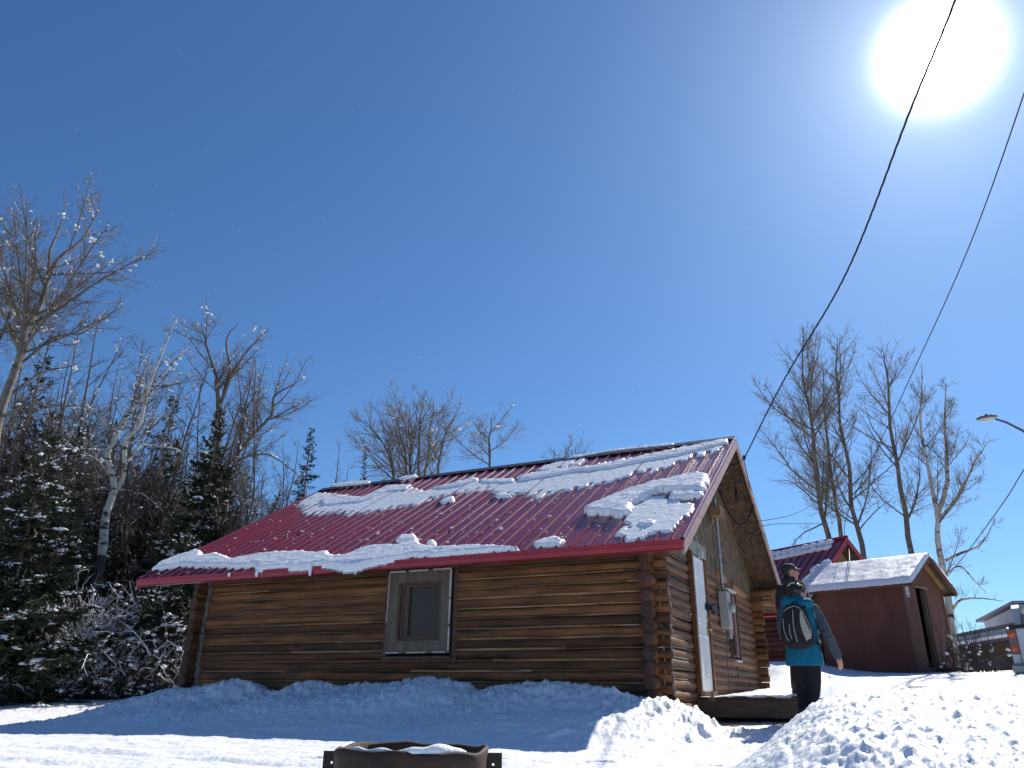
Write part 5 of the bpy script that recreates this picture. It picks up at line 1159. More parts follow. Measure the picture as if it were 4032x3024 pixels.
# --- bare trees behind the roof
r=np.random.default_rng(77)
st=[];b0=gp(1640,2650,33)
for k,(tx,ty,mx,my) in enumerate([(1435,1650,1530,1790),(1545,1610,1590,1760),(1610,1590,1615,1760),(1712,1570,1690,1740),(1800,1620,1740,1760),(1660,1610,1650,1750)]):
    s=b0+np.array([r.uniform(-1.2,1.2),r.uniform(-1,1),0]); s[2]=hz(s[0],s[1]); st.append(([s,at(mx*.6+1640*.4,2050,33+r.uniform(-1,1)),at(mx,my,33+r.uniform(-1.5,1.5)),at(tx,ty,33+r.uniform(-1.5,1.5))],.085,.010))
bare_tree('poplar_clump',st,'broad clump of bare stems above the middle of the ridge',seed=20,bark='bark_brown',dens=.75,crown0=.42,snow=60,snowsize=.06,thin=.006,twigmat='twigR',limb=.38,cat='tree')
bare_tree('poplar_tree',[([gp(1940,2650,33),at(1932,2000,33),at(1928,1780,33),at(1935,1640,33)],.085,.012)],'single bare tree with cone crown right of the broad clump',seed=21,bark='bark_brown',dens=.95,crown0=.55,snow=25,thin=.006,twigmat='twigR',limb=.42)
st=[];b0=gp(2240,2650,48)
for tx,ty in((2180,1770),(2225,1745),(2270,1740),(2300,1780)):
    st.append(([b0+np.array([r.uniform(-1,1),r.uniform(-1,1),0]),at((tx+2240)/2,2000,48),at(tx,ty,48)],.08,.012))
bare_tree('poplar_clump',st,'low twiggy treetop just peeking over the middle right of the ridge',seed=22,bark='bark_brown',dens=.5,crown0=.6,thin=.008,twigmat='twigR',limb=.36)
# --- right group
def rt(lst,d,r0,label,seed,bark='bark_brown',extra=(),limbs=(),dens=.8,crown0=.12,**k):
    s=poly(lst,d,0,False); b=s[0].copy(); dn=s[0]-s[1]; t=(hz(b[0],b[1])-b[2])/dn[2] if abs(dn[2])>1e-6 else 0
    g=b+dn*min(max(t,0),3)*.9; g[2]=hz(g[0],g[1]); s=[g]+s
    return bare_tree('poplar_tree',[(s,r0,.012)]+[(poly(a,d,dx),rr,.008) for a,dx,rr in extra],label,seed=seed,bark=bark,dens=dens*(1.35 if d<30 else .78),thin=.0042 if d<30 else .0065,twigmat='twigR',crown0=crown0,limbs=[(poly(a,d,dx),rr,.006) for a,dx,rr in limbs],**k)
rt([(3269,2168),(3224,1954),(3205,1727),(3179,1577),(3160,1449),(3167,1320)],41,.14,'leftmost bare tree of the right group, rising beside the near gable',31,limb=.34,dens=.95,crown0=.24,extra=[([(3205,1727),(3120,1660),(3060,1590),(3020,1520)],1,.05)],limbs=[([(3245,2060),(3150,2110),(3100,2190)],-1,.035),([(3230,1990),(3120,1900),(3040,1890)],1,.035)])
rt([(3326,2153),(3292,1991),(3269,1840),(3247,1614),(3239,1426)],43,.125,'slender bare tree standing second from left behind the rear cabin ridge',32,limb=.28,dens=.9,crown0=.27)
rt([(3397,2195),(3360,1991),(3333,1803),(3307,1614),(3292,1426),(3299,1336)],41,.13,'bare tree directly above the apex of the rear cabin',33,limb=.32,dens=.9,crown0=.24,limbs=[([(3380,2090),(3450,2010),(3520,1960)],1,.03)])
rt([(3593,2168),(3556,1976),(3525,1803),(3503,1614),(3492,1464),(3480,1390)],39,.13,'bare tree with dark lower trunk above the snowy shed roof',34,limb=.34,dens=.95,crown0=.24,limbs=[([(3570,2040),(3460,1950),(3400,1850)],1,.03),([(3525,1803),(3440,1690),(3400,1580)],-1,.035)])
rt([(3768,2646),(3746,2462),(3730,2350),(3718,2239),(3690,2111),(3691,2029),(3669,1916),(3653,1833),(3631,1690),(3623,1577),(3627,1426)],25.5,.105,'white barked aspen at the right wall of the shed',35,bark='bark_aspen',limb=.33,crown0=.33,dens=1.05,darkbase=None,
  extra=[([(3690,2029),(3729,1901),(3725,1765),(3721,1614),(3729,1516)],.8,.07),([(3690,2060),(3760,1970),(3804,1893),(3850,1800),(3902,1727)],-.5,.045)],
  limbs=[([(3724,2206),(3785,2178),(3852,2150),(3885,2111),(3920,2040)],.6,.04),([(3750,2400),(3785,2362),(3863,2356),(3952,2367)],-.5,.035),([(3722,2260),(3780,2230),(3840,2290),(3880,2330)],.5,.025)])
# --- the wood behind on the left
protos=[]
def copy_at(src,pos,s,rzv,label=None):
    c=copy_tree(src); c.location=tuple(pos); c.scale=(s,s,s); c.rotation_euler=(0,0,rzv)
    if label: c['label']=label
    return c
G='thin bare trees of the left wood'; LB='thin bare tree standing among others in the dark wood on the left'
for k in range(4):
    h=10.5; rr=np.random.default_rng(100+k); x,y=gp(250+k*210,2690,28+k*2)[:2]; z=hz(x,y)
    q=[np.array([x,y,z])+np.array([rr.uniform(-.3,.3)*t*2,rr.uniform(-.3,.3)*t*2,h*t]) for t in(0,.3,.6,1)]
    protos.append(bare_tree('thin_tree',[(q,.075,.008)],LB,group=G,seed=200+k,dens=.8,snow=45,snowsize=.035,crown0=.18,thin=.0055,limb=.34,bark='branch'))
r=np.random.default_rng(55)
for i in range(120):
    px=r.uniform(-350,1330) if i%5 else r.uniform(900,1560); d=r.uniform(25,44) if px<900 else r.uniform(33,48); p=gp(px,2690,d)
    copy_at(protos[i%4],p,r.uniform(.70,1.22)*(1 if px<1000 else .85),r.uniform(0,6.28))
GS='spruces of the left wood'; LS='dark spruce with some snow standing deep in the left wood'
sp=[spruce('forest_spruce',gp(150+330*k,2690,31),7.5,1.6,LS,seed=300+k,group=GS,snow=1.1,dens=.8) for k in range(2)]
for i in range(52):
    px=r.uniform(-450,1180); d=r.uniform(26,46); p=gp(px,2690,d); 
    if px>850: d=r.uniform(34,50); p=gp(px,2690,d)
    copy_at(sp[i%2],p,r.uniform(.55,1.2)*(.8 if px>850 else 1.12),r.uniform(0,6.28))
# snow laden brush at the edge of the wood
def brush():
    r=np.random.default_rng(66); n=12500; px=r.uniform(-900,770,n); d=r.uniform(19.5,26,n)
    B=np.empty((n,3)); 
    v=FW[None]+RT[None]*((px-2016)/FPX)[:,None]-UP[None]*((2690-1512)/FPX); hh=np.hypot(v[:,0],v[:,1]); P=CAMP[None]+v*(d/hh)[:,None]; B[:,0]=P[:,0];B[:,1]=P[:,1];B[:,2]=macro(P[:,0],P[:,1])-.05
    n2=6; L=r.uniform(.5,3.0,n)*(.55+.45*sst(-.2,.2,per(B[:,0]*.6,B[:,1]*.6)))
    D=nrm(np.stack([r.normal(size=n)*.35,r.normal(size=n)*.35,np.ones(n)],1)); Q=np.empty((n,n2,3)); Q[:,0]=B
    for k in range(1,n2):
        D=nrm(D+r.normal(size=(n,3))*.16+np.array([0,0,-.05*k])); Q[:,k]=Q[:,k-1]+D*(L/(n2-1))[:,None]
    m=MB(); m.tubes(Q,np.linspace(.009,.004,n2)[None].repeat(n,0),3,0)
    P2,R2=grow(Q,np.full((n,n2),.006),r,2.2,.25,1,.35,.8,.0,.3,4,.7,.6,.0045,minlen=.15); m.tubes(P2,R2,3,0)
    pool=np.concatenate([Q[:,1:].reshape(-1,3),P2.reshape(-1,3)]); ns=20000; c=pool[r.integers(0,len(pool),ns)]; sz=r.uniform(.3,1.3,(ns,1))**1.7*np.array([.042,.042,.028])
    m.blobs(c,sz,1,rng=r)
    pk=r.random(len(P2))<.55; m.tubes(P2[pk]+np.array([0,0,.006]),r.uniform(.004,.011,(pk.sum(),1))*np.array([[.6,1,1,.4]]),4,1)
    pk=r.random(len(Q))<.35; m.tubes(Q[pk][:,2:]+np.array([0,0,.008]),r.uniform(.006,.012,(pk.sum(),1))*np.array([[.5,1,1,.5]]),4,1)
    # drooping snow-covered tufts
    o=m.build('underbrush',[M['brush'],M['treesnow']]); tag(o,'tangled snow dusted brush along the foot of the left wood','brush',kind='stuff')
brush()
def far_wood():
    """the wood continues as one mass far behind"""
    r=np.random.default_rng(67); m=MB(); n=1300
    az=r.uniform(R(-95),R(-30),n); d=r.uniform(40,75,n); x=CAMP[0]+d*np.sin(az); y=CAMP[1]+d*np.cos(az); z=macro(x,y); h=r.uniform(6,12,n)*np.where(az<R(-47),1.15,.8)
    P=np.stack([np.stack([x+r.normal(size=n)*.3*t,y+r.normal(size=n)*.3*t,z+h*t],1) for t in np.linspace(0,1,5)],1); m.tubes(P,np.linspace(.11,.02,5)[None].repeat(n,0),4,0)
    a,b=grow(P,np.full((n,5),.03),r,18,.3,.98,.28,.8,.5,.2,4,.7,.5,.012); m.tubes(a,b,3,0)
    a2,b2=grow(a,b,r,4.5,.1,1,.4,.8,.3,.3,3,.7,.6,.010); m.tubes(a2,b2,3,0)
    # spruce masses
    n=420; az=r.uniform(R(-95),R(-33),n); d=r.uniform(46,75,n); x=CAMP[0]+d*np.sin(az); y=CAMP[1]+d*np.cos(az); z=macro(x,y); h=r.uniform(3.5,8.5,n)
    K=170; C=[];D=[];S_=[]
    t=r.uniform(0,1,(n,K)); a_=r.uniform(0,6.28,(n,K)); rad=(1-t)*h[:,None]*.22*r.uniform(.5,1.1,(n,K))
    cx=x[:,None]+np.cos(a_)*rad; cy=y[:,None]+np.sin(a_)*rad; cz=z[:,None]+h[:,None]*t*.98
    C=np.stack([cx,cy,cz],-1).reshape(-1,3); D=nrm(np.stack([np.cos(a_),np.sin(a_),-.3+0*a_],-1).reshape(-1,3)); sz=(.25+.35*(1-t)).reshape(-1)
    A=nrm(np.cross(D,r.normal(size=D.shape)*.5+np.array([0,0,1.]))); w=sz*.4
    V=np.stack([C,C+D*(sz*.5)[:,None]+A*w[:,None],C+D*sz[:,None],C+D*(sz*.5)[:,None]-A*w[:,None]],1); i=np.arange(len(C))*4
    m.add(V.reshape(-1,3),np.stack([i,i+1,i+2,i+3],1),1,np.repeat(r.random(len(C)),4),False)
    o=m.build('distant_wood',[M['twig'],M['needle']]); tag(o,'hazy mass of far trees behind the left wood','wood',kind='stuff')
far_wood()
# dead weeds with snow bits before the long building
def weeds():
    specs=[(3850,2665,21.5,'dry weeds with snow bits left of centre before the long building'),(3905,2665,22.5,'dry weeds in front of the brown wall, nearest the truck'),(3800,2665,22,'dry weeds at the foot of the aspen by the shed')]
    for k,(px,py,d,lb) in enumerate(specs):
        r=np.random.default_rng(400+k); b=gp(px,py,d); root=empty('dry_weeds',tuple(b)); tag(root,lb,'weeds')
        n=42; B=np.stack([r.normal(size=n)*.30,r.normal(size=n)*.25,np.full(n,-.05)],1); D=nrm(np.stack([r.normal(size=n)*.22,r.normal(size=n)*.22,np.ones(n)],1)); L=r.uniform(.35,1.35,n); Q=np.empty((n,6,3));Q[:,0]=B
        for j in range(1,6): D=nrm(D+r.normal(size=(n,3))*.12); Q[:,j]=Q[:,j-1]+D*(L/5)[:,None]
        m=MB(); m.tubes(Q,np.linspace(.008,.004,6)[None].repeat(n,0),3); a,b_=grow(Q,np.full((n,6),.006),r,4.5,.25,1,.35,.7,.3,.3,4,.7,.6,.0035); m.tubes(a,b_,3); m.build('stems',M['brush'],root)
        m=MB(); pool=a.reshape(-1,3); c=pool[r.integers(0,len(pool),14)]; m.blobs(c,r.uniform(.4,1.5,(14,1))*np.array([.035,.026,.026]),rng=r); tag(m.build('snow',M['treesnow'],root),kind='stuff')
weeds()
# ---------------------------------------------------------------- people
def remeshed(mb,name,mat,voxel,smooth=3,parent=None):
    o=mb.build(name,mat); md=o.modifiers.new('r','REMESH'); md.mode='VOXEL'; md.voxel_size=voxel
    if smooth: s=o.modifiers.new('s','SMOOTH'); s.iterations=smooth; s.factor=.5
    dg=bpy.context.evaluated_depsgraph_get(); dg.update(); me=bpy.data.meshes.new_from_object(o.evaluated_get(dg)); me.name=name
    o.modifiers.clear(); old=o.data; o.data=me; bpy.data.meshes.remove(old)
    for p in me.polygons: p.use_smooth=True
    if not me.materials: me.materials.append(mat if not isinstance(mat,(list,tuple)) else mat[0])
    o.parent=parent; return o
def limb(m,pts,rs,k=14,n=None):
    """tapered round limb through joints with capped ends"""
    p=resample(pts,n or (len(pts)-1)*6+1); t=np.linspace(0,len(rs)-1,len(p)); r=np.interp(t,range(len(rs)),rs); m.tube(p,r,k); m.ball(p[0],r[0]*.99); m.ball(p[-1],r[-1]*.99)
def ell(cx,cy,z,a,b,n=24,tilt=0,pw=2.3):
    t=np.arange(n)*2*np.pi/n; c,s=np.cos(t),np.sin(t); return np.c_[cx+a*np.sign(c)*np.abs(c)**(2/pw),cy+b*np.sign(s)*np.abs(s)**(2/pw),np.full(n,z)+tilt*s]
SKIN=pmat('skin',(.42,.22,.14),(.36,.18,.11),scale=6,rough=.5,bump=.1,bscale=60,bdist=.002)
HAIR=pmat('black_hair',(.009,.008,.008),(.022,.019,.017),scale=40,rough=.45,bump=.8,bscale=70,bdist=.01)
def head_into(m,c,yaw,pitch=0,s=1.0):
    """head centred at c (ear level), looking along +y before yaw"""
    Rm=rz(yaw)@rx(pitch)
    def b(p,r,rot=None): m.ball(np.array(c)+Rm@(np.array(p)*s),np.array(r)*s,Rm if rot is None else Rm@rot,nu=18,nv=14)
    b((0,-.012,.035),(.077,.098,.095)); b((0,.03,-.03),(.058,.066,.075)); b((0,.068,-.085),(.028,.026,.024)); b((0,.045,-.055),(.048,.05,.05))
    b((0,.085,.045),(.055,.022,.03)); b((0,.098,.005),(.011,.016,.026)); b((0,.110,-.018),(.015,.016,.011))
    b((0,.088,-.050),(.024,.014,.008)); b((0,.087,-.062),(.022,.013,.008)); b((.03,.072,-.005),(.022,.02,.02)); b((-.03,.072,-.005),(.022,.02,.02))
    for sg in(-1,1): b((sg*.079,-.005,.0),(.009,.018,.032)); b((sg*.082,-.012,.01),(.012,.012,.02))
    return Rm
def hand_into(m,wrist,d,palmn,s=1.0,curl=.5,thumb=1):
    """hand hanging from wrist along d, palm normal palmn, five bent fingers"""
    d=nrm(np.array(d,float)); pn=nrm(np.array(palmn,float)-np.dot(palmn,d)*d); ac=np.cross(d,pn)*thumb
    w=np.array(wrist,float); 
    for u in np.linspace(-.030,.030,7): m.tube([w+ac*u*.6*s,w+d*.045*s+ac*u*s,w+d*.088*s+ac*u*1.15*s],np.array([.014,.0155,.011])*s,8)
    for u,L in((-.030,.062),(-.010,.076),(.011,.080),(.031,.072)):
        p=w+d*.085*s+ac*u*1.15*s; q=d.copy(); pts=[p]; 
        for k,f in enumerate((.45,.31,.24)):
            a=curl*(.45+.35*k); q=nrm(q*math.cos(a)+pn*math.sin(a)); pts.append(pts[-1]+q*L*f*s)
        m.tube(pts,np.array([.0095,.009,.0082,.007])*s,8); m.ball(pts[-1],.007*s,nu=8,nv=6)
    p=w+d*.028*s+ac*.030*s; pts=[p,p+(d*.5+ac*.75+pn*.3)*.032*s,p+(d*1.25+ac*.95+pn*.6)*.040*s,p+(d*2.0+ac*.95+pn*.9)*.042*s]; m.tube(pts,np.array([.014,.012,.0095,.008])*s,8); m.ball(pts[-1],.008*s,nu=8,nv=6)
def body_core(m,J):
    """continuous body under the clothes"""
    m.loft([ell(0,0,z,a,b) for z,a,b in J['torso']]); 
    for L in J['arms']: limb(m,L,[.052,.045,.038,.034,.026])
    for L in J['legs']: limb(m,L,[.085,.07,.052,.052,.038,.035])
def person_front():
    px,d=3182,10.85
    g=at(px,2700,d); x,y=g[0],g[1]; z=-.415
    # facing away from the yard, a little to the right
    yaw=R(6.6)-R(10)
    root=empty('person',(x,y,z),yaw); tag(root,'person in teal jacket with grey sleeves and black backpack, seen from behind','person')
    hy=R(-42)
    hc=np.array([.01,.035,1.585])
    sh=[(-.19,-.005,1.40),(.19,-.005,1.40)]
    armL=[(-.185,-.0,1.39),(-.225,.03,1.24),(-.225,.07,1.10),(-.20,.17,.98),(-.17,.26,.90)]
    armR=[(.185,-.0,1.39),(.255,-.01,1.22),(.30,-.01,1.09),(.35,.015,.95),(.385,.04,.83)]
    legL=[(-.085,.02,.88),(-.075,.03,.68),(-.075,.06,.47),(-.085,.04,.27),(-.10,-.0,.10),(-.10,-.0,.08)]
    legR=[(.085,.0,.88),(.078,.0,.68),(.062,.02,.47),(.02,-.05,.27),(-.02,-.14,.11),(-.02,-.14,.09)]
    m=MB(); m.loft([ell(0,.0,.80,.13,.09),ell(0,0,.92,.15,.10),ell(0,0,1.08,.13,.09),ell(0,0,1.25,.155,.10),ell(0,0,1.38,.16,.085),ell(0,.005,1.44,.08,.06),ell(0,.02,1.50,.052,.055),ell(0,.025,1.56,.05,.055)])
    for L in(armL,armR): limb(m,L,[.045,.04,.036,.032,.025])
    for L in(legL,legR): limb(m,L,[.08,.068,.05,.05,.036,.034])
    head_into(m,hc,hy,R(-6),1.08); 
    hand_into(m,np.array(armR[-1])+np.array([.002,.002,-.01]),(.22,.12,-1),(-.8,.5,0),1.0,.55,1)
    hand_into(m,np.array(armL[-1])+np.array([.0,.0,-.01]),(.05,.35,-1),(.9,.2,0),1.0,.6,-1)
    for L in(legL,legR): f=np.array(L[-1]); m.tube([f+np.array([0,-.03,-.03]),f+np.array([0,.08,-.05]),f+np.array([0,.15,-.06])],[.04,.036,.028],10)
    remeshed(m,'body',SKIN,.0075,2,root)
    # jacket
    teal=pmat('teal_jacket_cloth',(.005,.130,.225),(.004,.095,.17),scale=5,rough=.75,bump=.4,bscale=14,bdist=.012,spec=.2)
    m=MB(); rings=[]
    for z_,a,b_,cy in((.715,.226,.165,.0),(.735,.232,.17,.0),(.80,.228,.165,0),(.95,.205,.15,0),(1.10,.20,.145,0),(1.25,.215,.145,0),(1.36,.215,.13,0),(1.42,.165,.105,.0),(1.455,.095,.08,.01),(1.49,.078,.075,.02)): rings.append(ell(0,cy,z_,a,b_,32))
    m.loft(rings)
    for sg in(-1,1): m.ball((sg*.19,0,1.385),(.066,.066,.062))
    # collar and rolled hood
    m.loft([ell(0,-.01,1.44,.12,.10,24),ell(0,-.015,1.50,.115,.105,24),ell(0,-.02,1.545,.10,.095,24),ell(0,-.015,1.56,.08,.08,24)])
    hood=[(math.cos(t)*.14,-.045+math.sin(t)*.085,1.475+.02*math.sin(t*2)) for t in np.linspace(math.pi*.98,math.pi*2.02,14)]; m.tube(hood,.060+.008*np.sin(np.linspace(0,9,14)),12)
    m.ball((0,-.135,1.445),(.115,.05,.065))
    # folds
    jk=remeshed(m,'jacket',teal,.009,3,root)
    me=jk.data; co=np.zeros(len(me.vertices)*3); me.vertices.foreach_get('co',co); co=co.reshape(-1,3)
    an=np.arctan2(co[:,1],co[:,0]); am=.010*per(an*2.2+co[:,2]*3,co[:,2]*7)+.006*per(an*6,co[:,2]*13); nn=co*np.array([1,1,0]); nn=nrm(nn); co+=nn*am[:,None]; 
    me.vertices.foreach_set('co',co.ravel()); me.update()
    sleeve=pmat('grey_sleeve_cloth',(.060,.075,.10),(.042,.052,.072),scale=5,rough=.8,bump=.4,bscale=14,bdist=.01,spec=.2)
    for L in(armL,armR):
        m=MB(); L2=np.array(L); rr=[.075,.072,.066,.060,.052]; limb(m,L2,rr,16,30); sl_=remeshed(m,'sleeve',sleeve,.008,2)
        me=sl_.data; co=np.zeros(len(me.vertices)*3); me.vertices.foreach_get('co',co); co=co.reshape(-1,3); ax=np.array(L[2]); dv=nrm((co-ax)*np.array([1,1,0])); co+=dv*(.007*per(co[:,2]*24+co[:,1]*6,co[:,0]*9))[:,None]; me.vertices.foreach_set('co',co.ravel()); me.update(); sl_.parent=jk
        m=MB(); w_=np.array(L[-1]); d_=nrm(w_-np.array(L[-2])); m.tube([w_-d_*.015,w_+d_*.02],[.050,.046],16); o=m.build('cuff',sleeve); o.parent=jk
    # thin light piping at the shoulder seams
    pipe=pmat('light_teal_piping',(.10,.42,.52),(.08,.35,.45))
    m=MB(); m.tube([(.135,.02,1.452),(.175,-.05,1.44),(.205,-.105,1.37),(.21,-.125,1.28)],.004,6); o=m.build('seam_piping',pipe); o.parent=jk
    m=MB(); m.tube([(.12,-.02,1.462),(.19,-.02,1.452),(.235,-.01,1.42)],.0035,6); o=m.build('seam_piping',pipe); o.parent=jk
    # trousers
    pant=pmat('black_trousers',(.010,.010,.013),(.017,.017,.021),scale=5,rough=.85,bump=.5,bscale=12,bdist=.01,spec=.15)
    m=MB(); m.loft([ell(0,0,.70,.185,.135),ell(0,0,.80,.18,.13),ell(0,0,.90,.165,.12)]); 
    limb(m,legL,[.108,.100,.082,.076,.074,.072],16); limb(m,legR,[.110,.102,.086,.080,.072,.070],16)
    pn=remeshed(m,'trousers',pant,.010,3,root)
    m=MB(); q=np.array(legR); off=np.array([[.10,0,.0],[.104,-.03,0],[.088,-.03,0],[.080,-.03,0],[.072,-.03,0]]); 
    P=resample(q[:5]+off,20); m.tube(P,.004,5); o=m.build('side_stripe',pmat('pale_stripe',(.30,.32,.28),(.25,.26,.22))); o.parent=pn
    # boots
    for L in(legL,legR):
        m=MB(); f=np.array(L[-1]); limb(m,[f+np.array([0,-.02,.10]),f+np.array([0,-.02,.0])],[.058,.055]); 
        m.loft([[(f[0]+a*.052,f[1]+b*.135+.05,f[2]+zz) for a,b in zip(np.cos(np.arange(20)*.314),np.sin(np.arange(20)*.314))] for zz in(-.085,-.06,-.035)]); m.ball(f+np.array([0,.10,-.04]),(.045,.08,.036))
        remeshed(m,'boot',M['black'],.008,2,root)
    # hair (short, thick, ruffled)
    m=MB(); Rh=rz(hy)@rx(R(-6))
    m.ball(hc+Rh@np.array([0,-.024,.056]),(.100,.114,.098),Rh,nu=30,nv=20,f=lambda V:1+.06*per(V[:,0]*5,V[:,2]*5+V[:,1]*3)); m.ball(hc+Rh@np.array([0,-.062,-.015]),(.084,.064,.085),Rh,nu=24,nv=16,f=lambda V:1+.06*per(V[:,0]*6,V[:,2]*5)); 
    rg=np.random.default_rng(6)
    for _ in range(260):
        a=rg.uniform(0,2*math.pi); e=rg.uniform(-.1,1.5); n_=np.array([math.cos(a)*math.cos(e),math.sin(a)*math.cos(e),math.sin(e)])
        if n_[1]>.55 and n_[2]<.55: continue
        p=hc+Rh@(np.array([0,-.022,.05])+n_*np.array([.095,.109,.092])); t=rg.normal(size=3)*.5+n_; t=Rh@nrm(t+np.array([0,-.4,-.5])); m.tube([p,p+t*.02,p+t*.035+np.array([0,0,-.006])],[.006,.0045,.0015],4)
    m.build('hair',HAIR,root)
    m=MB(); m.ball((0,.0,0),.001); 
    return root,(x,y,z,yaw)
FP=person_front()
def backpack():
    x,y,z,yaw=FP[1]
    root=empty('backpack',(x,y,z),yaw); tag(root,'black backpack with pale grey stripes worn over a teal jacket','backpack')
    blk=pmat('black_pack_cloth',(.012,.012,.014),(.02,.02,.023),scale=8,rough=.75,bump=.4,bscale=25,bdist=.006,spec=.2); gry=pmat('grey_pack_cloth',(.33,.31,.28),(.26,.25,.22),scale=8,rough=.7)
    m=MB(); cy=-.215
    rings=[]
    for zz,a,b in((.905,.07,.03),(.915,.13,.07),(.95,.175,.095),(1.02,.20,.105),(1.12,.195,.105),(1.22,.175,.10),(1.32,.15,.085),(1.39,.12,.065),(1.43,.08,.045),(1.445,.03,.02)): rings.append(ell(-.015,cy+.01*(zz-1.1),zz,a,b,36))
    m.loft(rings); bag=remeshed(m,'bag',blk,.008,2,root)
    me=bag.data; co=np.zeros(len(me.vertices)*3); me.vertices.foreach_get('co',co); co=co.reshape(-1,3); co[:,1]-=.008*per(co[:,0]*14,co[:,2]*9); me.vertices.foreach_set('co',co.ravel()); me.update()
    def surf(xx,zz):
        a=np.interp(zz,[.905,.95,1.02,1.12,1.22,1.32,1.39,1.43],[.07,.175,.2,.195,.175,.15,.12,.08]); b=np.interp(zz,[.905,.95,1.02,1.12,1.22,1.32,1.39,1.43],[.03,.095,.105,.105,.1,.085,.065,.045])
        u=min(.97,abs((xx+.015)/a)); return cy-b*(1-u**2.3)**(1/2.3)-.006
    def stripe(pts,r,nm,mat):
        m=MB(); P=resample([(a,surf(a,b),b) for a,b in pts],18); P=[(q[0],surf(q[0],q[2]),q[2]) for q in P]; m.tube(P,r,6); m.build(nm,mat,root)
    stripe([(-.02,1.37),(-.028,1.2),(-.02,1.08),(-.005,.985)],.0055,'pale_stripe',gry)
    stripe([(-.15,1.27),(-.155,1.15),(-.13,1.04),(-.105,1.00)],.0048,'pale_stripe',gry)
    stripe([(-.075,1.20),(-.082,1.10),(-.065,1.02)],.0048,'pale_stripe',gry)
    stripe([(-.14,1.36),(-.03,1.415),(.05,1.40),(.10,1.33),(.14,1.22),(.165,1.12),(.15,1.02)],.005,'pale_stripe',gry)
    # grey side panel
    m=MB(); left=[(.065,1.36),(.055,1.25),(.062,1.15),(.085,1.05),(.105,.995)]; right=[(.085,1.35),(.11,1.25),(.135,1.17),(.158,1.10),(.15,1.03)]
    L_=resample([(a,0,b) for a,b in left],14); R_=resample([(a,0,b) for a,b in right],14); V=[];n=5
    for a,b in zip(L_,R_):
        for k in range(n):
            q=a*(1-k/(n-1))+b*k/(n-1); V.append((q[0],surf(q[0],q[2])-.003,q[2]))
    m.add(V,[(i*n+j,i*n+j+1,(i+1)*n+j+1,(i+1)*n+j) for i in range(13) for j in range(n-1)]); m.build('grey_panel',gry,root)
    for sg in(-1,1):
        m=MB(); m.tube([(sg*.10,-.165,1.40),(sg*.125,-.10,1.475),(sg*.13,.0,1.475),(sg*.135,.10,1.42),(sg*.15,.155,1.25),(sg*.185,.12,1.05),(sg*.215,.0,.98),(sg*.19,-.12,.97)],.016,8); m.build('shoulder_strap',blk,root)
    m=MB(); m.tube([(-.04,-.19,1.44),(-.03,-.20,1.475),(.03,-.20,1.475),(.04,-.19,1.44)],.008,7); m.build('grab_loop',blk,root)
    m=MB(); m.tube([(.19,-.14,1.05),(.215,-.09,.96),(.22,-.05,.86)],.006,6); m.build('loose_strap',blk,root)
backpack()
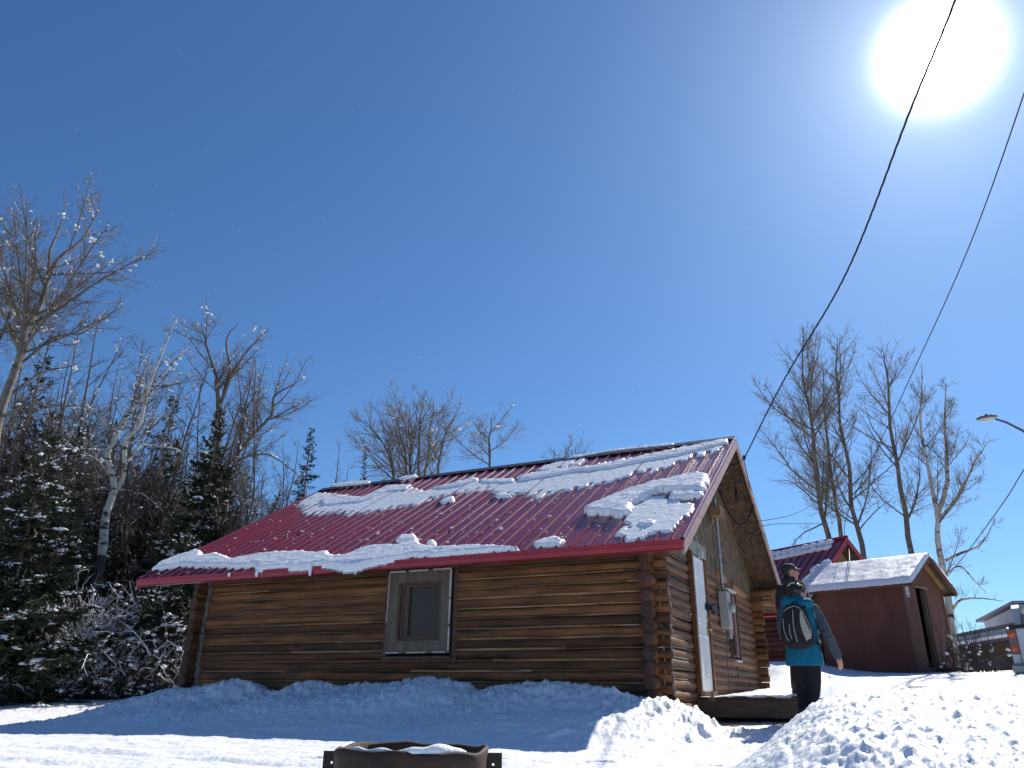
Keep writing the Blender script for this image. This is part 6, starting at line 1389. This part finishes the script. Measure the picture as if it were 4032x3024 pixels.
def person_back():
    p=at(3148,2600,12.1); x,y=p[0],p[1]; z=-.03
    yaw=R(-38); root=empty('person',(x,y,z),yaw); tag(root,'person in dark cap and dark plaid shirt looking right, behind the teal jacket','person')
    hc=np.array([0,.03,1.655]); hy=R(-42)
    armL=[(-.19,0,1.45),(-.25,.01,1.28),(-.27,.03,1.15),(-.25,.10,1.02),(-.22,.16,.92)]; armR=[(.19,0,1.45),(.24,.01,1.28),(.26,.03,1.15),(.24,.10,1.02),(.21,.16,.92)]
    legL=[(-.09,.0,.92),(-.10,.0,.70),(-.10,.02,.49),(-.10,-.0,.28),(-.10,-.02,.10),(-.10,-.02,.09)]; legR=[(.09,.0,.92),(.10,.0,.70),(.10,.02,.49),(.10,-.0,.28),(.10,-.02,.10),(.10,-.02,.09)]
    m=MB(); m.loft([ell(0,.0,.84,.14,.095),ell(0,0,.96,.15,.10),ell(0,0,1.12,.135,.095),ell(0,0,1.30,.165,.105),ell(0,0,1.43,.165,.09),ell(0,.005,1.49,.085,.065),ell(0,.02,1.56,.056,.06),ell(0,.025,1.63,.054,.06)])
    for L in(armL,armR): limb(m,L,[.05,.044,.038,.034,.026])
    for L in(legL,legR): limb(m,L,[.08,.068,.05,.05,.036,.034])
    head_into(m,hc,hy,R(2),1.02)
    hand_into(m,armL[-1],(.05,.3,-1),(.9,.2,0),1,.5,-1); hand_into(m,armR[-1],(-.05,.3,-1),(-.9,.2,0),1,.5,1)
    remeshed(m,'body',SKIN,.0075,2,root)
    m=MB(); Rh=rz(hy)@rx(R(2))
    for sg in(-1,1): m2=MB(); m2.ball(hc+Rh@np.array([sg*.031,.079,.008]),(.012,.008,.006),Rh); m2.build('eye',pmat('dark_eye',(.02,.012,.01)),root); m2=MB(); m2.tube([hc+Rh@np.array([sg*.012,.098,.034]),hc+Rh@np.array([sg*.032,.094,.040]),hc+Rh@np.array([sg*.05,.082,.033])],[.004,.005,.003],6); m2.build('eyebrow',HAIR,root)
    plaid,t,b=newmat('dark_plaid_cloth'); b.inputs['Roughness'].default_value=.85
    tcn=N(t,'ShaderNodeTexCoord'); wv=[]
    for ax,sc in(('X',9),('Z',9)):
        w_=N(t,'ShaderNodeTexWave'); w_.bands_direction=ax; w_.inputs['Scale'].default_value=sc; lk(t,tcn.outputs['Object'],w_.inputs[0]); wv.append(w_.outputs['Fac'])
    mm_=N(t,'ShaderNodeMath',operation='MULTIPLY'); lk(t,wv[0],mm_.inputs[0]); lk(t,wv[1],mm_.inputs[1]); rp=N(t,'ShaderNodeValToRGB'); rp.color_ramp.elements[0].color=(.010,.013,.020,1); rp.color_ramp.elements[1].color=(.035,.055,.075,1); rp.color_ramp.elements[0].position=.3; lk(t,mm_.outputs[0],rp.inputs[0]); lk(t,rp.outputs[0],b.inputs['Base Color'])
    m=MB(); m.loft([ell(0,0,z_,a,b_,32) for z_,a,b_ in((.80,.20,.15),(.95,.195,.145),(1.12,.195,.14),(1.30,.215,.145),(1.42,.21,.13),(1.475,.15,.10),(1.51,.085,.08),(1.545,.072,.075))]); 
    for sg in(-1,1): m.ball((sg*.19,0,1.435),(.07,.068,.064))
    for L in(armL,armR): limb(m,L,[.07,.066,.06,.055,.048],14)
    remeshed(m,'plaid_shirt',plaid,.010,3,root)
    m=MB(); m.loft([ell(0,0,1.50,.085,.085),ell(0,.005,1.56,.075,.08),ell(0,.01,1.60,.07,.075)]); m.ball((0,-.07,1.53),(.09,.06,.06)); remeshed(m,'dark_hood',pmat('black_hood_cloth',(.012,.012,.016),(.02,.02,.025),rough=.8),.009,2,root)
    m=MB(); m.loft([ell(0,0,.76,.185,.14),ell(0,0,.86,.18,.13),ell(0,0,.94,.16,.12)]); limb(m,legL,[.105,.098,.082,.076,.07,.07],14); limb(m,legR,[.105,.098,.082,.076,.07,.07],14)
    remeshed(m,'trousers',pmat('black_trousers_b',(.010,.010,.013),(.017,.017,.021),rough=.75),.011,3,root)
    for L in(legL,legR):
        m=MB(); f=np.array(L[-1]); limb(m,[f+np.array([0,-.02,.08]),f+np.array([0,-.02,.0])],[.055,.052]); m.loft([[(f[0]+a*.05,f[1]+b2*.135+.05,f[2]+zz) for a,b2 in zip(np.cos(np.arange(20)*.314),np.sin(np.arange(20)*.314))] for zz in(-.085,-.06,-.035)]); m.ball(f+np.array([0,.10,-.04]),(.045,.08,.036)); remeshed(m,'boot',M['black'],.009,2,root)
    # hair at the sides and back of the head
    m=MB(); m.ball(hc+Rh@np.array([0,-.035,.02]),(.085,.088,.090),Rh,nu=24,nv=16,f=lambda V:1+.05*per(V[:,0]*5,V[:,2]*5)); m.build('hair',HAIR,root)
    # cap
    m=MB(); Rc=Rh@rx(R(6)); n=28
    rings=[]
    for zz,s_ in((.040,1.0),(.060,1.02),(.085,.98),(.11,.86),(.13,.62),(.14,.3),(.142,.05)):
        rings.append([hc+Rc@np.array([math.cos(a)*.090*s_,-.012+math.sin(a)*.108*s_,zz]) for a in np.arange(n)*2*np.pi/n])
    m.loft(rings); cap=m.build('cap',pmat('black_cap_cloth',(.014,.014,.016),(.022,.022,.024),rough=.8),root)
    m=MB(); top=[];
    for k in range(9):
        u=-1+2*k/8; y0=-.012+math.sqrt(max(0,1-(u*.80)**2))*.104; row=[]
        for q in(0,.5,1): row.append(hc+Rc@np.array([u*.072*(1-.12*q),y0+q*.075*math.sqrt(max(.0,1-u*u*.75)),.050-.012*q-.022*u*u]))
        top.append(row)
    V=np.array(top).reshape(-1,3); F=[(i*3+j,i*3+j+1,(i+1)*3+j+1,(i+1)*3+j) for i in range(8) for j in range(2)]; dz=Rc@np.array([0,0,-.005]); m.add(V,F); m.add(V+dz,[f[::-1] for f in F]); o=m.build('brim',cap.data.materials[0]); o.parent=cap
person_back()
